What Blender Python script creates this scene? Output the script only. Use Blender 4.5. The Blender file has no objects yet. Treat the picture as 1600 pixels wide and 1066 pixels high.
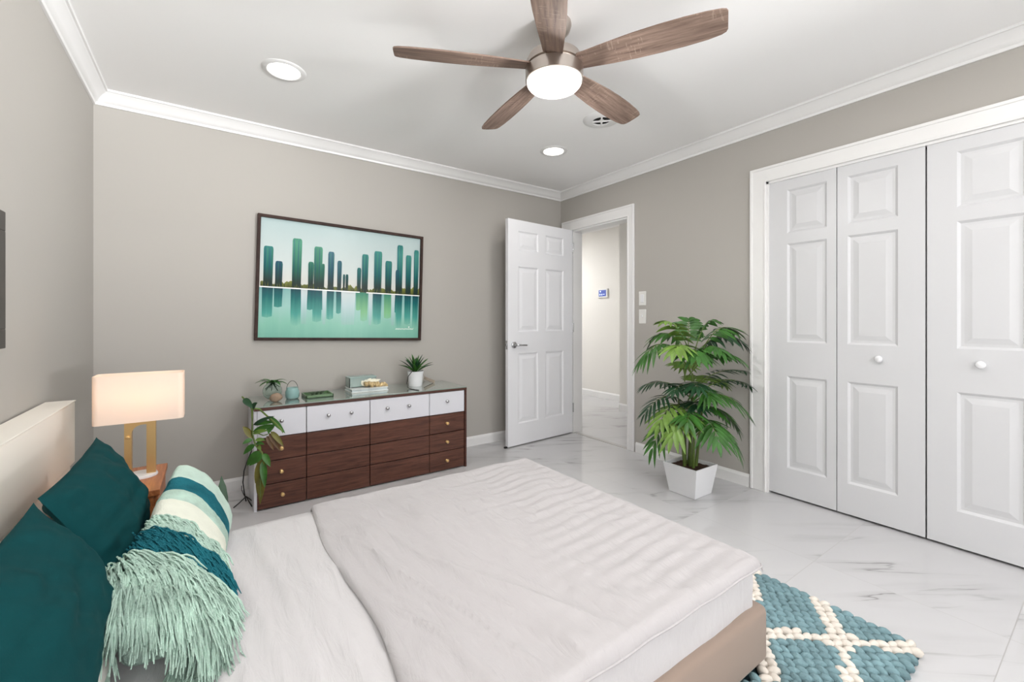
import bpy, bmesh, math, random
from mathutils import Vector, Matrix, noise as mnoise
random.seed(7)
SC = bpy.context.scene
COL = SC.collection
PI = math.pi
# ---------------------------------------------------------------- camera
cam_d = bpy.data.cameras.new('camera')
cam = bpy.data.objects.new('camera', cam_d); COL.objects.link(cam)
cam_d.sensor_width = 36.0
cam_d.lens = 677.0/1600*36
cam_d.shift_y = -32.0/1600
cam_d.clip_start = 0.02
cam.location = (0, 0, 1.126)
YAW = math.atan(474/677)
cam.rotation_euler = (PI/2, 0, -YAW)
SC.camera = cam
# ---------------------------------------------------------------- exposure, world, daylight
SC.view_settings.view_transform = 'Standard'
SC.view_settings.look = 'None'
SC.view_settings.gamma = 1
SC.view_settings.use_curve_mapping = False
SC.view_settings.exposure = 0.48
w = bpy.data.worlds.new('sky'); SC.world = w; w.use_nodes = True
w.node_tree.nodes['Background'].inputs[0].default_value = (0.86, 0.93, 1.0, 1)
w.node_tree.nodes['Background'].inputs[1].default_value = 0.7
FRONT = -2.4           # y of the wall behind the camera
WIN = [(-0.4, 1.1, 0.85, 2.15), (1.4, 2.8, 0.85, 2.15)]
for i, (x0, x1, z0, z1) in enumerate(WIN):
    l = bpy.data.lights.new('daylight', 'AREA'); l.shape = 'RECTANGLE'
    l.size = x1-x0; l.size_y = z1-z0; l.energy = 22; l.color = (0.97, 0.985, 1.0)
    o = bpy.data.objects.new('daylight', l); COL.objects.link(o)
    o.location = ((x0+x1)/2, FRONT-0.14, (z0+z1)/2); o.rotation_euler = (PI/2, 0, 0)
# added fill light, unseen outside, brightening the ceiling and left wall through the windows
for gx_, en, aim in ((5.8, 4800, (0.0, 1.1, 2.3)),):
    l = bpy.data.lights.new('outside_fill', 'AREA'); l.shape = 'RECTANGLE'; l.size = 6.0; l.size_y = 3.0
    l.energy = en; l.color = (0.975, 0.985, 1.0)
    o = bpy.data.objects.new('outside_fill', l); COL.objects.link(o)
    o.location = (gx_, FRONT-3.6, -0.1)
    o.rotation_euler = (Vector(aim)-Vector(o.location)).to_track_quat('-Z', 'Y').to_euler()
P_FAN, P_DOWN, P_HALL, P_TABLE = 13, 2.2, 23, 0.09

# ---------------------------------------------------------------- materials
def lin(c):
    r = []
    for v in c:
        v = v/255.0
        r.append(v/12.92 if v <= 0.04045 else ((v+0.055)/1.055)**2.4)
    return (*r, 1)

class NT:
    def __init__(s, name):
        s.m = bpy.data.materials.new(name); s.m.use_nodes = True
        s.t = s.m.node_tree; s.b = s.t.nodes['Principled BSDF']
    def n(s, kind, **kw):
        x = s.t.nodes.new(kind)
        for k, v in kw.items():
            if k in x.inputs.keys() if hasattr(x.inputs, 'keys') else False: s.put(x.inputs[k], v)
            else: setattr(x, k, v)
        return x
    def put(s, sock, v):
        if isinstance(v, bpy.types.NodeSocket): s.t.links.new(v, sock)
        else: sock.default_value = v
    def math(s, op, a, b=0.0, c=None, clamp=False):
        x = s.t.nodes.new('ShaderNodeMath'); x.operation = op; x.use_clamp = clamp
        s.put(x.inputs[0], a); s.put(x.inputs[1], b)
        if c is not None: s.put(x.inputs[2], c)
        return x.outputs[0]
    def obj(s): return s.t.nodes.new('ShaderNodeTexCoord').outputs['Object']
    def mapping(s, vec, scale=(1, 1, 1), rot=(0, 0, 0), loc=(0, 0, 0)):
        x = s.t.nodes.new('ShaderNodeMapping'); s.put(x.inputs['Vector'], vec)
        x.inputs['Scale'].default_value = scale; x.inputs['Rotation'].default_value = rot; x.inputs['Location'].default_value = loc
        return x.outputs[0]
    def noise(s, vec, scale=5, detail=3, rough=0.5, dist=0.0):
        x = s.t.nodes.new('ShaderNodeTexNoise'); s.put(x.inputs['Vector'], vec)
        x.inputs['Scale'].default_value = scale; x.inputs['Detail'].default_value = detail
        x.inputs['Roughness'].default_value = rough; x.inputs['Distortion'].default_value = dist
        return x.outputs[0]
    def ramp(s, fac, stops):
        x = s.t.nodes.new('ShaderNodeValToRGB'); s.put(x.inputs[0], fac)
        e = x.color_ramp.elements
        while len(e) < len(stops): e.new(0.5)
        for el, (p, c) in zip(e, stops): el.position = p; el.color = c
        return x.outputs[0]
    def mix(s, fac, a, b, blend='MIX'):
        x = s.t.nodes.new('ShaderNodeMix'); x.data_type = 'RGBA'; x.blend_type = blend
        s.put(x.inputs[0], fac); s.put(x.inputs[6], a); s.put(x.inputs[7], b)
        return x.outputs[2]
    def bump(s, h, strength=0.2, dist=0.002):
        x = s.t.nodes.new('ShaderNodeBump'); s.put(x.inputs['Height'], h)
        x.inputs['Strength'].default_value = strength; x.inputs['Distance'].default_value = dist
        s.t.links.new(x.outputs[0], s.b.inputs['Normal'])

def mat(name, rgb, rough=0.5, metal=0.0, spec=0.5, bump=None, var=0.0, coat=0.0, sheen=0.0, trans=0.0, ior=1.45, emit=None, alpha=1.0):
    k = NT(name); b = k.b
    b.inputs['Base Color'].default_value = lin(rgb)
    b.inputs['Roughness'].default_value = rough; b.inputs['Metallic'].default_value = metal
    b.inputs['Specular IOR Level'].default_value = spec; b.inputs['Coat Weight'].default_value = coat
    b.inputs['Coat Roughness'].default_value = 0.05
    b.inputs['Sheen Weight'].default_value = sheen; b.inputs['Transmission Weight'].default_value = trans
    b.inputs['IOR'].default_value = ior; b.inputs['Alpha'].default_value = alpha
    if emit:
        b.inputs['Emission Color'].default_value = lin(emit[0]); b.inputs['Emission Strength'].default_value = emit[1]
    if var:
        f = k.noise(k.obj(), 14, 4, 0.6)
        c = lin(rgb); d = tuple(v*(1-var) for v in c[:3])+(1,); e = tuple(min(1, v*(1+var)) for v in c[:3])+(1,)
        k.put(b.inputs['Base Color'], k.ramp(f, [(0.3, d), (0.7, e)]))
    if bump:
        sc, st, ds = bump
        k.bump(k.noise(k.obj(), sc, 4, 0.6), st, ds)
    return k.m

def wood(name, dark, light, axis_scale=(2, 34, 34), rough=0.4, spec=0.4, saw=False):
    k = NT(name); v = k.obj()
    g = k.noise(k.mapping(v, axis_scale), 1.6, 6, 0.62, 0.6)
    g2 = k.noise(k.mapping(v, tuple(a*4 for a in axis_scale)), 1.2, 3, 0.6)
    f = k.math('ADD', k.math('MULTIPLY', g, 0.75), k.math('MULTIPLY', g2, 0.25))
    c = k.ramp(f, [(0.34, lin(dark)), (0.66, lin(light))])
    if saw:    # pale saw marks across the grain
        q = k.noise(k.mapping(v, (55, 9, 9)), 1.5, 3, 0.7)
        q = k.math('MULTIPLY', k.math('GREATER_THAN', q, 0.60), k.math('GREATER_THAN', k.noise(v, 5, 2), 0.54))
        c = k.mix(k.math('MULTIPLY', q, 0.2), c, lin((205, 185, 168)))
    k.put(k.b.inputs['Base Color'], c); k.b.inputs['Roughness'].default_value = rough
    k.b.inputs['Specular IOR Level'].default_value = spec
    k.bump(f, 0.12, 0.001)
    return k.m

M = {}
M['wall'] = mat('grey_wall_paint', (176, 172, 166), 0.75, spec=0.25, bump=(220, 0.06, 0.0006))
M['hallwall'] = mat('white_hall_paint', (228, 225, 220), 0.75, spec=0.25, bump=(220, 0.05, 0.0006))
M['ceiling'] = mat('white_ceiling_paint', (247, 246, 245), 0.85, spec=0.15, bump=(160, 0.06, 0.0006))
M['trim'] = mat('white_trim_paint', (232, 231, 230), 0.35, spec=0.4, bump=(30, 0.02, 0.0005))
M['closet'] = mat('white_closet_dimmed', (208, 208, 210), 0.34, spec=0.4, bump=(60, 0.03, 0.0004))  # door white darkened to offset the stronger light falling on the closet
M['door'] = mat('white_door_lightened', (231, 231, 234), 0.34, spec=0.4, bump=(60, 0.03, 0.0004))  # the same white lightened, its colour standing in for light this door lacks
M['dark'] = mat('dark_void', (40, 38, 38), 0.9)
M['chrome'] = mat('brushed_chrome', (190, 190, 192), 0.22, 1.0)
M['nickel'] = mat('brushed_nickel', (190, 180, 172), 0.30, 1.0, bump=(90, 0.03, 0.0003))
M['brass'] = mat('polished_brass', (216, 180, 124), 0.34, 0.75)
M['black'] = mat('black_metal', (22, 20, 20), 0.45)
M['whiteplastic'] = mat('white_plastic', (225, 224, 220), 0.35)
M['walnut'] = wood('walnut_veneer', (62, 36, 28), (106, 67, 53), (3, 40, 40), 0.38)
M['walnutedge'] = wood('dark_walnut_edge', (58, 32, 26), (88, 54, 44), (3, 40, 40), 0.35)
M['blade'] = wood('weathered_oak', (98, 80, 71), (154, 132, 119), (2.2, 30, 30), 0.65, 0.15, saw=True)
M['orange_wood'] = wood('oiled_oak', (138, 78, 42), (190, 122, 76), (30, 3, 30), 0.35)
M['drawer_white'] = mat('white_lacquer', (214, 214, 220), 0.3, bump=(40, 0.02, 0.0004))
M['glasstop'] = mat('green_backed_glass', (132, 146, 138), 0.05, spec=0.9, coat=1.0, bump=(3, 0.01, 0.0004))
M['clear'] = mat('clear_glass', (235, 246, 242), 0.03, trans=1.0, ior=1.25)
M['teal_glass'] = mat('pale_teal_glass', (205, 234, 232), 0.06, trans=0.7, ior=1.3)
M['stone'] = mat('river_stone', (150, 128, 108), 0.7, bump=(25, 0.6, 0.006), var=0.35)
M['sage'] = mat('sage_green_tray', (92, 122, 84), 0.3, var=0.15)
M['darkgreen'] = mat('dark_green_enamel', (40, 62, 36), 0.35, var=0.2)
M['acrylic'] = mat('frosted_mint_acrylic', (196, 214, 208), 0.12, trans=0.45, ior=1.25, bump=(90, 0.5, 0.002))
M['gold'] = mat('antique_gold', (196, 172, 128), 0.4, 0.4, bump=(60, 0.5, 0.003), var=0.3)
M['shellwhite'] = mat('pearly_shell', (228, 226, 206), 0.35, var=0.12)
M['ceramic'] = mat('white_ceramic', (232, 232, 234), 0.22, bump=(20, 0.02, 0.0004))
M['soil'] = mat('potting_bark', (70, 46, 32), 0.95, bump=(60, 1.0, 0.01), var=0.4)
M['leaf'] = mat('palm_leaf_green', (54, 100, 38), 0.38, spec=0.45, var=0.38)
M['leaf2'] = mat('lime_leaf_green', (106, 138, 60), 0.38, spec=0.45, var=0.3)
M['leafd'] = mat('deep_leaf_green', (34, 68, 42), 0.35, spec=0.5, var=0.3)
M['olive'] = mat('fading_olive_leaf', (104, 100, 40), 0.45, var=0.3)
M['brownleaf'] = mat('dry_brown_leaf', (92, 66, 36), 0.5, var=0.3)
M['stem'] = mat('palm_stem', (92, 112, 48), 0.5, var=0.3)
M['taupe'] = mat('taupe_upholstery', (152, 134, 122), 0.85, spec=0.2, bump=(420, 0.3, 0.001), sheen=0.2)
M['cream'] = mat('cream_leatherette', (244, 238, 228), 0.5, spec=0.3, bump=(240, 0.1, 0.0006))
M['teal'] = mat('deep_teal_cotton', (9, 60, 63), 0.85, spec=0.12, bump=(260, 0.3, 0.001))
M['mint'] = mat('mint_yarn', (182, 208, 194), 0.9, spec=0.1, bump=(150, 1.0, 0.006), var=0.22)
M['mintlight'] = mat('pale_mint_yarn', (192, 214, 202), 0.9, spec=0.1, bump=(240, 0.8, 0.003), var=0.1)
M['tealyarn'] = mat('teal_yarn', (36, 106, 118), 0.9, spec=0.1, bump=(150, 1.0, 0.006), var=0.25)
M['creamyarn'] = mat('cream_yarn', (226, 228, 214), 0.9, spec=0.1, bump=(200, 0.6, 0.003), var=0.06)
M['rugteal'] = mat('rug_teal_wool', (122, 150, 156), 0.92, spec=0.1, bump=(120, 0.6, 0.004), var=0.22)
M['rugcream'] = mat('rug_cream_wool', (222, 214, 204), 0.92, spec=0.1, bump=(120, 0.5, 0.003), var=0.08)
M['rugbase'] = mat('rug_backing', (52, 82, 92), 0.95)
M['pillow'] = mat('ivory_cotton', (222, 218, 213), 0.85, spec=0.15, bump=(300, 0.15, 0.0008))
M['frameb'] = wood('dark_brown_frame', (40, 28, 25), (68, 50, 44), (6, 30, 6), 0.6, 0.2)
M['framek'] = mat('charcoal_frame', (66, 62, 58), 0.45, bump=(40, 0.1, 0.001))
M['screen'] = mat('blue_lcd_screen', (70, 82, 140), 0.2, emit=((78, 92, 160), 0.55))
M['glyph'] = mat('lcd_white_glyph', (190, 205, 235), 0.3, emit=((190, 205, 235), 0.6))
M['lit'] = mat('lit_diffuser', (255, 252, 246), 0.5, emit=((255, 251, 244), 3.0))
M['dome'] = mat('lit_opal_dome', (255, 252, 246), 0.4, emit=((255, 251, 245), 1.6))

def sheet_mat(name, rgb):
    k = NT(name); v = k.obj(); b = k.b
    b.inputs['Base Color'].default_value = lin(rgb); b.inputs['Roughness'].default_value = 0.8
    b.inputs['Specular IOR Level'].default_value = 0.2; b.inputs['Sheen Weight'].default_value = 0.15
    f1 = k.noise(k.mapping(v, (9, 2.2, 3), (0, 0, 0.5)), 2.2, 5, 0.6, 1.2)
    f2 = k.noise(k.mapping(v, (4, 26, 5), (0, 0, -0.2)), 1.0, 3, 0.5, 0.4)
    k.bump(k.math('ADD', f1, k.math('MULTIPLY', f2, 0.3)), 0.42, 0.014)
    return k.m
M['sheet'] = sheet_mat('white_bed_sheet', (200, 197, 198))
M['duvet'] = sheet_mat('white_sateen_duvet', (183, 179, 180))

def shade_mat():
    k = NT('linen_lamp_shade'); t = k.t
    d = k.n('ShaderNodeBsdfDiffuse'); d.inputs[0].default_value = lin((246, 236, 226))
    tr = k.n('ShaderNodeBsdfTranslucent'); tr.inputs[0].default_value = lin((250, 232, 216))
    mx = k.n('ShaderNodeMixShader'); mx.inputs[0].default_value = 0.42
    t.links.new(d.outputs[0], mx.inputs[1]); t.links.new(tr.outputs[0], mx.inputs[2])
    bp = k.n('ShaderNodeBump'); bp.inputs['Strength'].default_value = 0.1; bp.inputs['Distance'].default_value = 0.001
    k.put(bp.inputs['Height'], k.noise(k.mapping(k.obj(), (60, 60, 400)), 3, 2))
    t.links.new(bp.outputs[0], d.inputs['Normal'])
    t.links.new(mx.outputs[0], t.nodes['Material Output'].inputs[0])
    return k.m
M['shade'] = shade_mat()

def floor_mat():
    k = NT('polished_marble_tile'); v = k.obj(); b = k.b
    sp = k.n('ShaderNodeSeparateXYZ'); k.put(sp.inputs[0], v)
    tx = k.math('DIVIDE', k.math('ADD', sp.outputs[0], 10*1.21-1.11), 1.21)
    ty = k.math('DIVIDE', k.math('ADD', sp.outputs[1], 10*0.605-0.245), 0.605)
    fx = k.math('FRACT', tx); fy = k.math('FRACT', ty)
    ix = k.math('FLOOR', tx); iy = k.math('FLOOR', ty)
    dx = k.math('MULTIPLY', k.math('MINIMUM', fx, k.math('SUBTRACT', 1.0, fx)), 1.21)
    dy = k.math('MULTIPLY', k.math('MINIMUM', fy, k.math('SUBTRACT', 1.0, fy)), 0.605)
    gr = k.math('LESS_THAN', k.math('MINIMUM', dx, dy), 0.0013)
    cb = k.n('ShaderNodeCombineXYZ')
    k.put(cb.inputs[0], k.math('ADD', sp.outputs[0], k.math('MULTIPLY', iy, 3.71)))
    k.put(cb.inputs[1], k.math('ADD', sp.outputs[1], k.math('MULTIPLY', ix, 5.13)))
    u = k.mapping(k.mapping(cb.outputs[0], (1, 1, 1), (0, 0, 0.61)), (0.55, 4.2, 1))
    n1 = k.noise(u, 1.1, 5, 0.5, 0.35)
    r = k.math('ABSOLUTE', k.math('SUBTRACT', n1, 0.5))
    ve = k.math('SUBTRACT', 1.0, k.math('DIVIDE', r, 0.010), clamp=True)
    soft = k.math('SUBTRACT', 1.0, k.math('DIVIDE', r, 0.09), clamp=True)
    msk = k.noise(k.mapping(k.mapping(cb.outputs[0], (1, 1, 1), (0, 0, 0.61)), (0.9, 2.6, 1)), 1.5, 2)
    msk = k.math('MULTIPLY', k.math('SUBTRACT', msk, 0.485), 8.0, clamp=True)
    a = k.math('MULTIPLY', msk, k.math('ADD', k.math('MULTIPLY', ve, 0.62), k.math('MULTIPLY', soft, 0.20)))
    c = k.mix(a, lin((202, 201, 202)), lin((112, 108, 105)))
    cl = k.noise(k.mapping(cb.outputs[0], (1, 2, 1), (0, 0, 0.4)), 1.8, 4)
    c = k.mix(k.math('MULTIPLY', cl, 0.35), c, lin((186, 185, 188)))
    c = k.mix(k.math('MULTIPLY', gr, 0.8), c, lin((168, 166, 164)))
    k.put(b.inputs['Base Color'], c)
    k.put(b.inputs['Roughness'], k.math('ADD', 0.10, k.math('MULTIPLY', gr, 0.5)))
    b.inputs['Specular IOR Level'].default_value = 0.4
    k.bump(k.math('SUBTRACT', 1.0, gr), 0.3, 0.0006)
    return k.m
M['floor'] = floor_mat()

# painting colours that are mixed along the canvas height or width (paint, not light)
def paint_mat(name, stops, axis, lo, hi, streak=0.12, sc=(60, 1, 3)):
    k = NT(name); v = k.obj()
    sp = k.n('ShaderNodeSeparateXYZ'); k.put(sp.inputs[0], v)
    f = k.math('DIVIDE', k.math('SUBTRACT', sp.outputs[axis], lo), hi-lo)
    nz = k.noise(k.mapping(v, sc), 1.0, 4, 0.6)
    f = k.math('ADD', f, k.math('MULTIPLY', k.math('SUBTRACT', nz, 0.5), streak))
    k.put(k.b.inputs['Base Color'], k.ramp(f, [(p, lin(c)) for p, c in stops]))
    k.b.inputs['Roughness'].default_value = 0.25; k.b.inputs['Specular IOR Level'].default_value = 0.10
    k.bump(nz, 0.08, 0.0006)
    return k.m

# ---------------------------------------------------------------- mesh helpers
class MB:
    def __init__(s): s.v = []; s.f = []; s.mi = []
    def add(s, vs, fs, mi=0):
        n = len(s.v); s.v += [tuple(p) for p in vs]
        for f in fs: s.f.append(tuple(i+n for i in f)); s.mi.append(mi)
        return s
    def box(s, x0, x1, y0, y1, z0, z1, mi=0, bev=0.0, seg=2, M4=None):
        bm = bmesh.new(); bmesh.ops.create_cube(bm, size=1)
        for q in bm.verts:
            q.co = Vector(((x0+x1)/2+q.co.x*(x1-x0), (y0+y1)/2+q.co.y*(y1-y0), (z0+z1)/2+q.co.z*(z1-z0)))
        if bev: bmesh.ops.bevel(bm, geom=list(bm.edges), offset=bev, segments=seg, profile=0.5, affect='EDGES')
        if M4 is not None: bm.transform(M4)
        bm.verts.index_update()
        s.add([q.co[:] for q in bm.verts], [[q.index for q in f.verts] for f in bm.faces], mi); bm.free(); return s
    def lathe(s, prof, c=(0, 0, 0), seg=32, mi=0, axis='z', M4=None):
        vs = []; fs = []; n = len(prof)
        for i in range(seg):
            a = 2*PI*i/seg
            for r, h in prof:
                p = Vector((r*math.cos(a), r*math.sin(a), h))
                if axis == 'x': p = Vector((p.z, p.x, p.y))
                if axis == 'y': p = Vector((p.y, p.z, p.x))
                if M4 is not None: p = M4 @ p
                vs.append((p.x+c[0], p.y+c[1], p.z+c[2]))
        for i in range(seg):
            j = (i+1) % seg
            for k in range(n-1): fs.append((i*n+k, j*n+k, j*n+k+1, i*n+k+1))
        return s.add(vs, fs, mi)
    def tube(s, pts, r, seg=6, mi=0, cap=True):
        pts = [Vector(p) for p in pts]; vs = []; fs = []
        rr = r if isinstance(r, (list, tuple)) else [r]*len(pts)
        up = Vector((0.123, 0.31, 0.94)).normalized()
        for i, p in enumerate(pts):
            t = (pts[min(i+1, len(pts)-1)]-pts[max(i-1, 0)])
            t = t.normalized() if t.length > 1e-9 else Vector((0, 0, 1))
            a = t.cross(up)
            a = a.normalized() if a.length > 1e-3 else t.orthogonal().normalized()
            b = t.cross(a)
            for k in range(seg):
                an = 2*PI*k/seg; vs.append(p+a*(math.cos(an)*rr[i])+b*(math.sin(an)*rr[i]))
        for i in range(len(pts)-1):
            for k in range(seg):
                k2 = (k+1) % seg; fs.append((i*seg+k, i*seg+k2, (i+1)*seg+k2, (i+1)*seg+k))
        if cap:
            fs.append(tuple(range(seg))[::-1]); fs.append(tuple((len(pts)-1)*seg+k for k in range(seg)))
        return s.add(vs, fs, mi)
    def grid(s, nu, nv, fn, mi=0, closeu=False):
        vs = [fn(i/(nu-1) if not closeu else i/nu, j/(nv-1)) for i in range(nu) for j in range(nv)]
        fs = []
        for i in range(nu if closeu else nu-1):
            i2 = (i+1) % nu
            for j in range(nv-1): fs.append((i*nv+j, i2*nv+j, i2*nv+j+1, i*nv+j+1))
        return s.add(vs, fs, mi)
    def prism(s, poly, z0, z1, mi=0):     # poly in xy, extruded in z
        n = len(poly); vs = [(x, y, z0) for x, y in poly]+[(x, y, z1) for x, y in poly]
        fs = [tuple(range(n))[::-1], tuple(range(n, 2*n))]+[(i, (i+1) % n, n+(i+1) % n, n+i) for i in range(n)]
        return s.add(vs, fs, mi)
    def ellip(s, c, r, M3=None, seg=8, rings=6, mi=0, jit=0.0):
        vs = []; fs = []
        for i in range(rings+1):
            th = PI*i/rings
            for k in range(seg):
                a = 2*PI*k/seg
                p = Vector((math.sin(th)*math.cos(a)*r[0], math.sin(th)*math.sin(a)*r[1], math.cos(th)*r[2]))
                if jit: p *= 1+jit*mnoise.noise(p*30+Vector(c)*7)
                if M3 is not None: p = M3 @ p
                vs.append(p+Vector(c))
        for i in range(rings):
            for k in range(seg):
                k2 = (k+1) % seg; fs.append((i*seg+k, (i+1)*seg+k, (i+1)*seg+k2, i*seg+k2))
        return s.add(vs, fs, mi)

ORG = {}
def wloc(o): return ORG.get(o.name, Vector((0, 0, 0)))
def obj(name, mb, mats, parent=None, smooth=None, loc=None, rot=None, label=None, stuff=False):
    """one mesh object; vertices are world coordinates unless loc/rot give the object a frame of its own"""
    me = bpy.data.meshes.new(name)
    off = Vector((0, 0, 0))
    if parent is not None and loc is None: off = wloc(parent)
    me.from_pydata([Vector(p)-off for p in mb.v], [], mb.f)
    if not isinstance(mats, (list, tuple)): mats = [mats]
    for m in mats: me.materials.append(m)
    if len(mats) > 1: me.polygons.foreach_set('material_index', mb.mi)
    bm = bmesh.new(); bm.from_mesh(me)
    bmesh.ops.remove_doubles(bm, verts=bm.verts, dist=1e-6)
    bmesh.ops.recalc_face_normals(bm, faces=bm.faces)
    bm.to_mesh(me); bm.free()
    if smooth is not None:
        me.polygons.foreach_set('use_smooth', [True]*len(me.polygons))
        if smooth < 180: me.set_sharp_from_angle(angle=math.radians(smooth))
    o = bpy.data.objects.new(name, me); COL.objects.link(o)
    if parent is not None:
        o.parent = parent
        ORG[o.name] = wloc(parent)
        if loc is not None: o.location = Vector(loc)-wloc(parent)
    elif loc is not None: o.location = loc
    if rot is not None: o.rotation_euler = rot
    if label: o['label'] = label
    if stuff: o['kind'] = 'stuff'
    return o
def thing(name, label, cat, loc, group=None):
    o = bpy.data.objects.new(name, None); COL.objects.link(o); o.location = loc
    o.empty_display_size = 0.1
    ORG[o.name] = Vector(loc)
    o['label'] = label; o['category'] = cat
    if group: o['group'] = group
    return o
def tag(o, label, cat, group=None):
    o['label'] = label; o['category'] = cat
    if group: o['group'] = group
    return o
def struct(name, mb, m, parent=None, smooth=None, **kw):
    o = obj(name, mb, m, parent, smooth, **kw)
    if parent is None: o['kind'] = 'structure'
    return o
def lamp(name, kind, energy, color, parent, loc, size=0.1, rot=None, spot=None):
    l = bpy.data.lights.new(name, kind); l.energy = energy; l.color = color
    if kind == 'AREA': l.shape = 'DISK'; l.size = size
    else: l.shadow_soft_size = size
    o = bpy.data.objects.new(name, l); COL.objects.link(o); o.parent = parent
    o.location = Vector(loc)-wloc(parent)
    if rot: o.rotation_euler = rot
    return o

# ---------------------------------------------------------------- setting
XL, XR, YB, H = -0.54, 3.0, 3.40, 2.44
struct('floor', MB().box(XL-0.2, 5.2, FRONT-0.12, 6.6, -0.1, 0), M['floor'])
struct('ceiling', MB().box(XL-0.2, 5.2, FRONT-0.12, 6.6, H, H+0.1), M['ceiling'])
struct('wall_left', MB().box(XL-0.12, XL, FRONT, YB, 0, H), M['wall'])
struct('wall_back', MB().box(XL-0.12, XR+0.12, YB, YB+0.12, 0, H), M['wall'])
mb = MB()      # wall behind the camera with two window openings
xs = [XL-0.12, WIN[0][0], WIN[0][1], WIN[1][0], WIN[1][1], XR+0.12]
for i in (0, 2, 4): mb.box(xs[i], xs[i+1], FRONT-0.12, FRONT, 0, H)
for i in (1, 3):
    mb.box(xs[i], xs[i+1], FRONT-0.12, FRONT, 0, 0.85); mb.box(xs[i], xs[i+1], FRONT-0.12, FRONT, 2.15, H)
struct('wall_front', mb, M['wall'])
for i, (x0, x1, z0, z1) in enumerate(WIN):
    mb = MB()
    for a, b, c, d in ((x0, x1, z0, z0+.04), (x0, x1, z1-.04, z1), (x0, x0+.04, z0, z1), (x1-.04, x1, z0, z1), (x0, x1, (z0+z1)/2-.02, (z0+z1)/2+.02)):
        mb.box(a, b, FRONT-0.08, FRONT-0.03, c, d, bev=0.004)
    struct('window_%d' % (i+1), mb, M['trim'])
DO0, DO1, DH = 2.515, 3.225, 2.032      # bedroom doorway along y
CL0, CL1, CH = -0.165, 1.372, 2.034     # closet opening along y
mb = MB()
mb.box(XR, XR+0.12, FRONT, CL0, 0, H); mb.box(XR, XR+0.12, CL1, DO0, 0, H); mb.box(XR, XR+0.12, DO1, YB, 0, H)
mb.box(XR, XR+0.12, CL0, CL1, CH, H); mb.box(XR, XR+0.12, DO0, DO1, DH, H)
struct('wall_right', mb, M['wall'])
mb = MB()
mb.box(3.72, 3.8, FRONT, 1.6, 0, H); mb.box(XR+0.12, 3.72, 1.5, 1.6, 0, H); mb.box(XR+0.12, 3.72, FRONT, FRONT+.1, 0, H)
struct('wall_closet', mb, M['wall'])
struct('wall_hall', MB().box(4.68, 4.80, 3.60, 6.6, 0, H), M['hallwall'])
struct('wall_hall_near', MB().box(4.2, 4.80, 1.6, 3.66, 0, H), M['hallwall'])
mb = MB(); mb.box(XR+0.12, 4.8, 6.5, 6.6, 0, H); mb.box(XR+0.02, XR+0.12, YB+0.12, 6.6, 0, H); mb.box(3.8, 4.2, 1.5, 1.6, 0, H)
struct('wall_hall_side', mb, M['hallwall'])

def baseboard(name, p, q, nrm, h=0.085, t=0.013):
    """board along p-q on the floor, its back against the wall, nrm points into the room"""
    prof = [(0, 0), (t, 0), (t, h-0.018), (t*0.55, h-0.006), (t*0.35, h), (0, h)]
    mb = MB(); n = len(prof)
    vs = [(a[0]+nrm[0]*d, a[1]+nrm[1]*d, z) for a in (p, q) for d, z in prof]
    fs = [(i, (i+1) % n, n+(i+1) % n, n+i) for i in range(n)]+[tuple(range(n)), tuple(range(n, 2*n))]
    mb.add(vs, fs); return struct(name, mb, M['trim'])
baseboard('baseboard_back', (XL, YB), (XR, YB), (0, -1))
baseboard('baseboard_left', (XL, FRONT), (XL, YB-0.014), (1, 0))
baseboard('baseboard_right', (XR, CL1+0.105), (XR, DO0-0.085), (-1, 0))
baseboard('baseboard_hall', (4.68, 3.68), (4.68, 6.5), (-1, 0), 0.095)
baseboard('baseboard_hall_near', (4.2, 1.62), (4.2, 3.66), (-1, 0), 0.095)

# crown moulding, mitred in the corners
prof = [(0, -0.078), (0.010, -0.078), (0.013, -0.070), (0.013, -0.064), (0.020, -0.060), (0.030, -0.046), (0.046, -0.026), (0.058, -0.018), (0.062, -0.013), (0.070, -0.012), (0.072, 0.0), (0, 0)]
def crown(name, p, q, nrm, cp, cq):
    d = Vector((q[0]-p[0], q[1]-p[1])).normalized(); n = len(prof); vs = []
    for a, sgn, cc in ((p, 1, cp), (q, -1, cq)):
        for o, z in prof:
            k = o*sgn*cc
            vs.append((a[0]+nrm[0]*o+d.x*k, a[1]+nrm[1]*o+d.y*k, H+z))
    fs = [(i, (i+1) % n, n+(i+1) % n, n+i) for i in range(n)]+[tuple(range(n)), tuple(range(n, 2*n))]
    struct(name, MB().add(vs, fs), M['trim'], smooth=35)
crown('trim_1', (XL, YB), (XR, YB), (0, -1), 1, 1)
crown('trim_2', (XL, FRONT), (XL, YB), (1, 0), 1, 1)
crown('trim_3', (XR, FRONT), (XR, YB), (-1, 0), 1, 1)
crown('trim_4', (XL, FRONT), (XR, FRONT), (0, 1), 1, 1)

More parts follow.
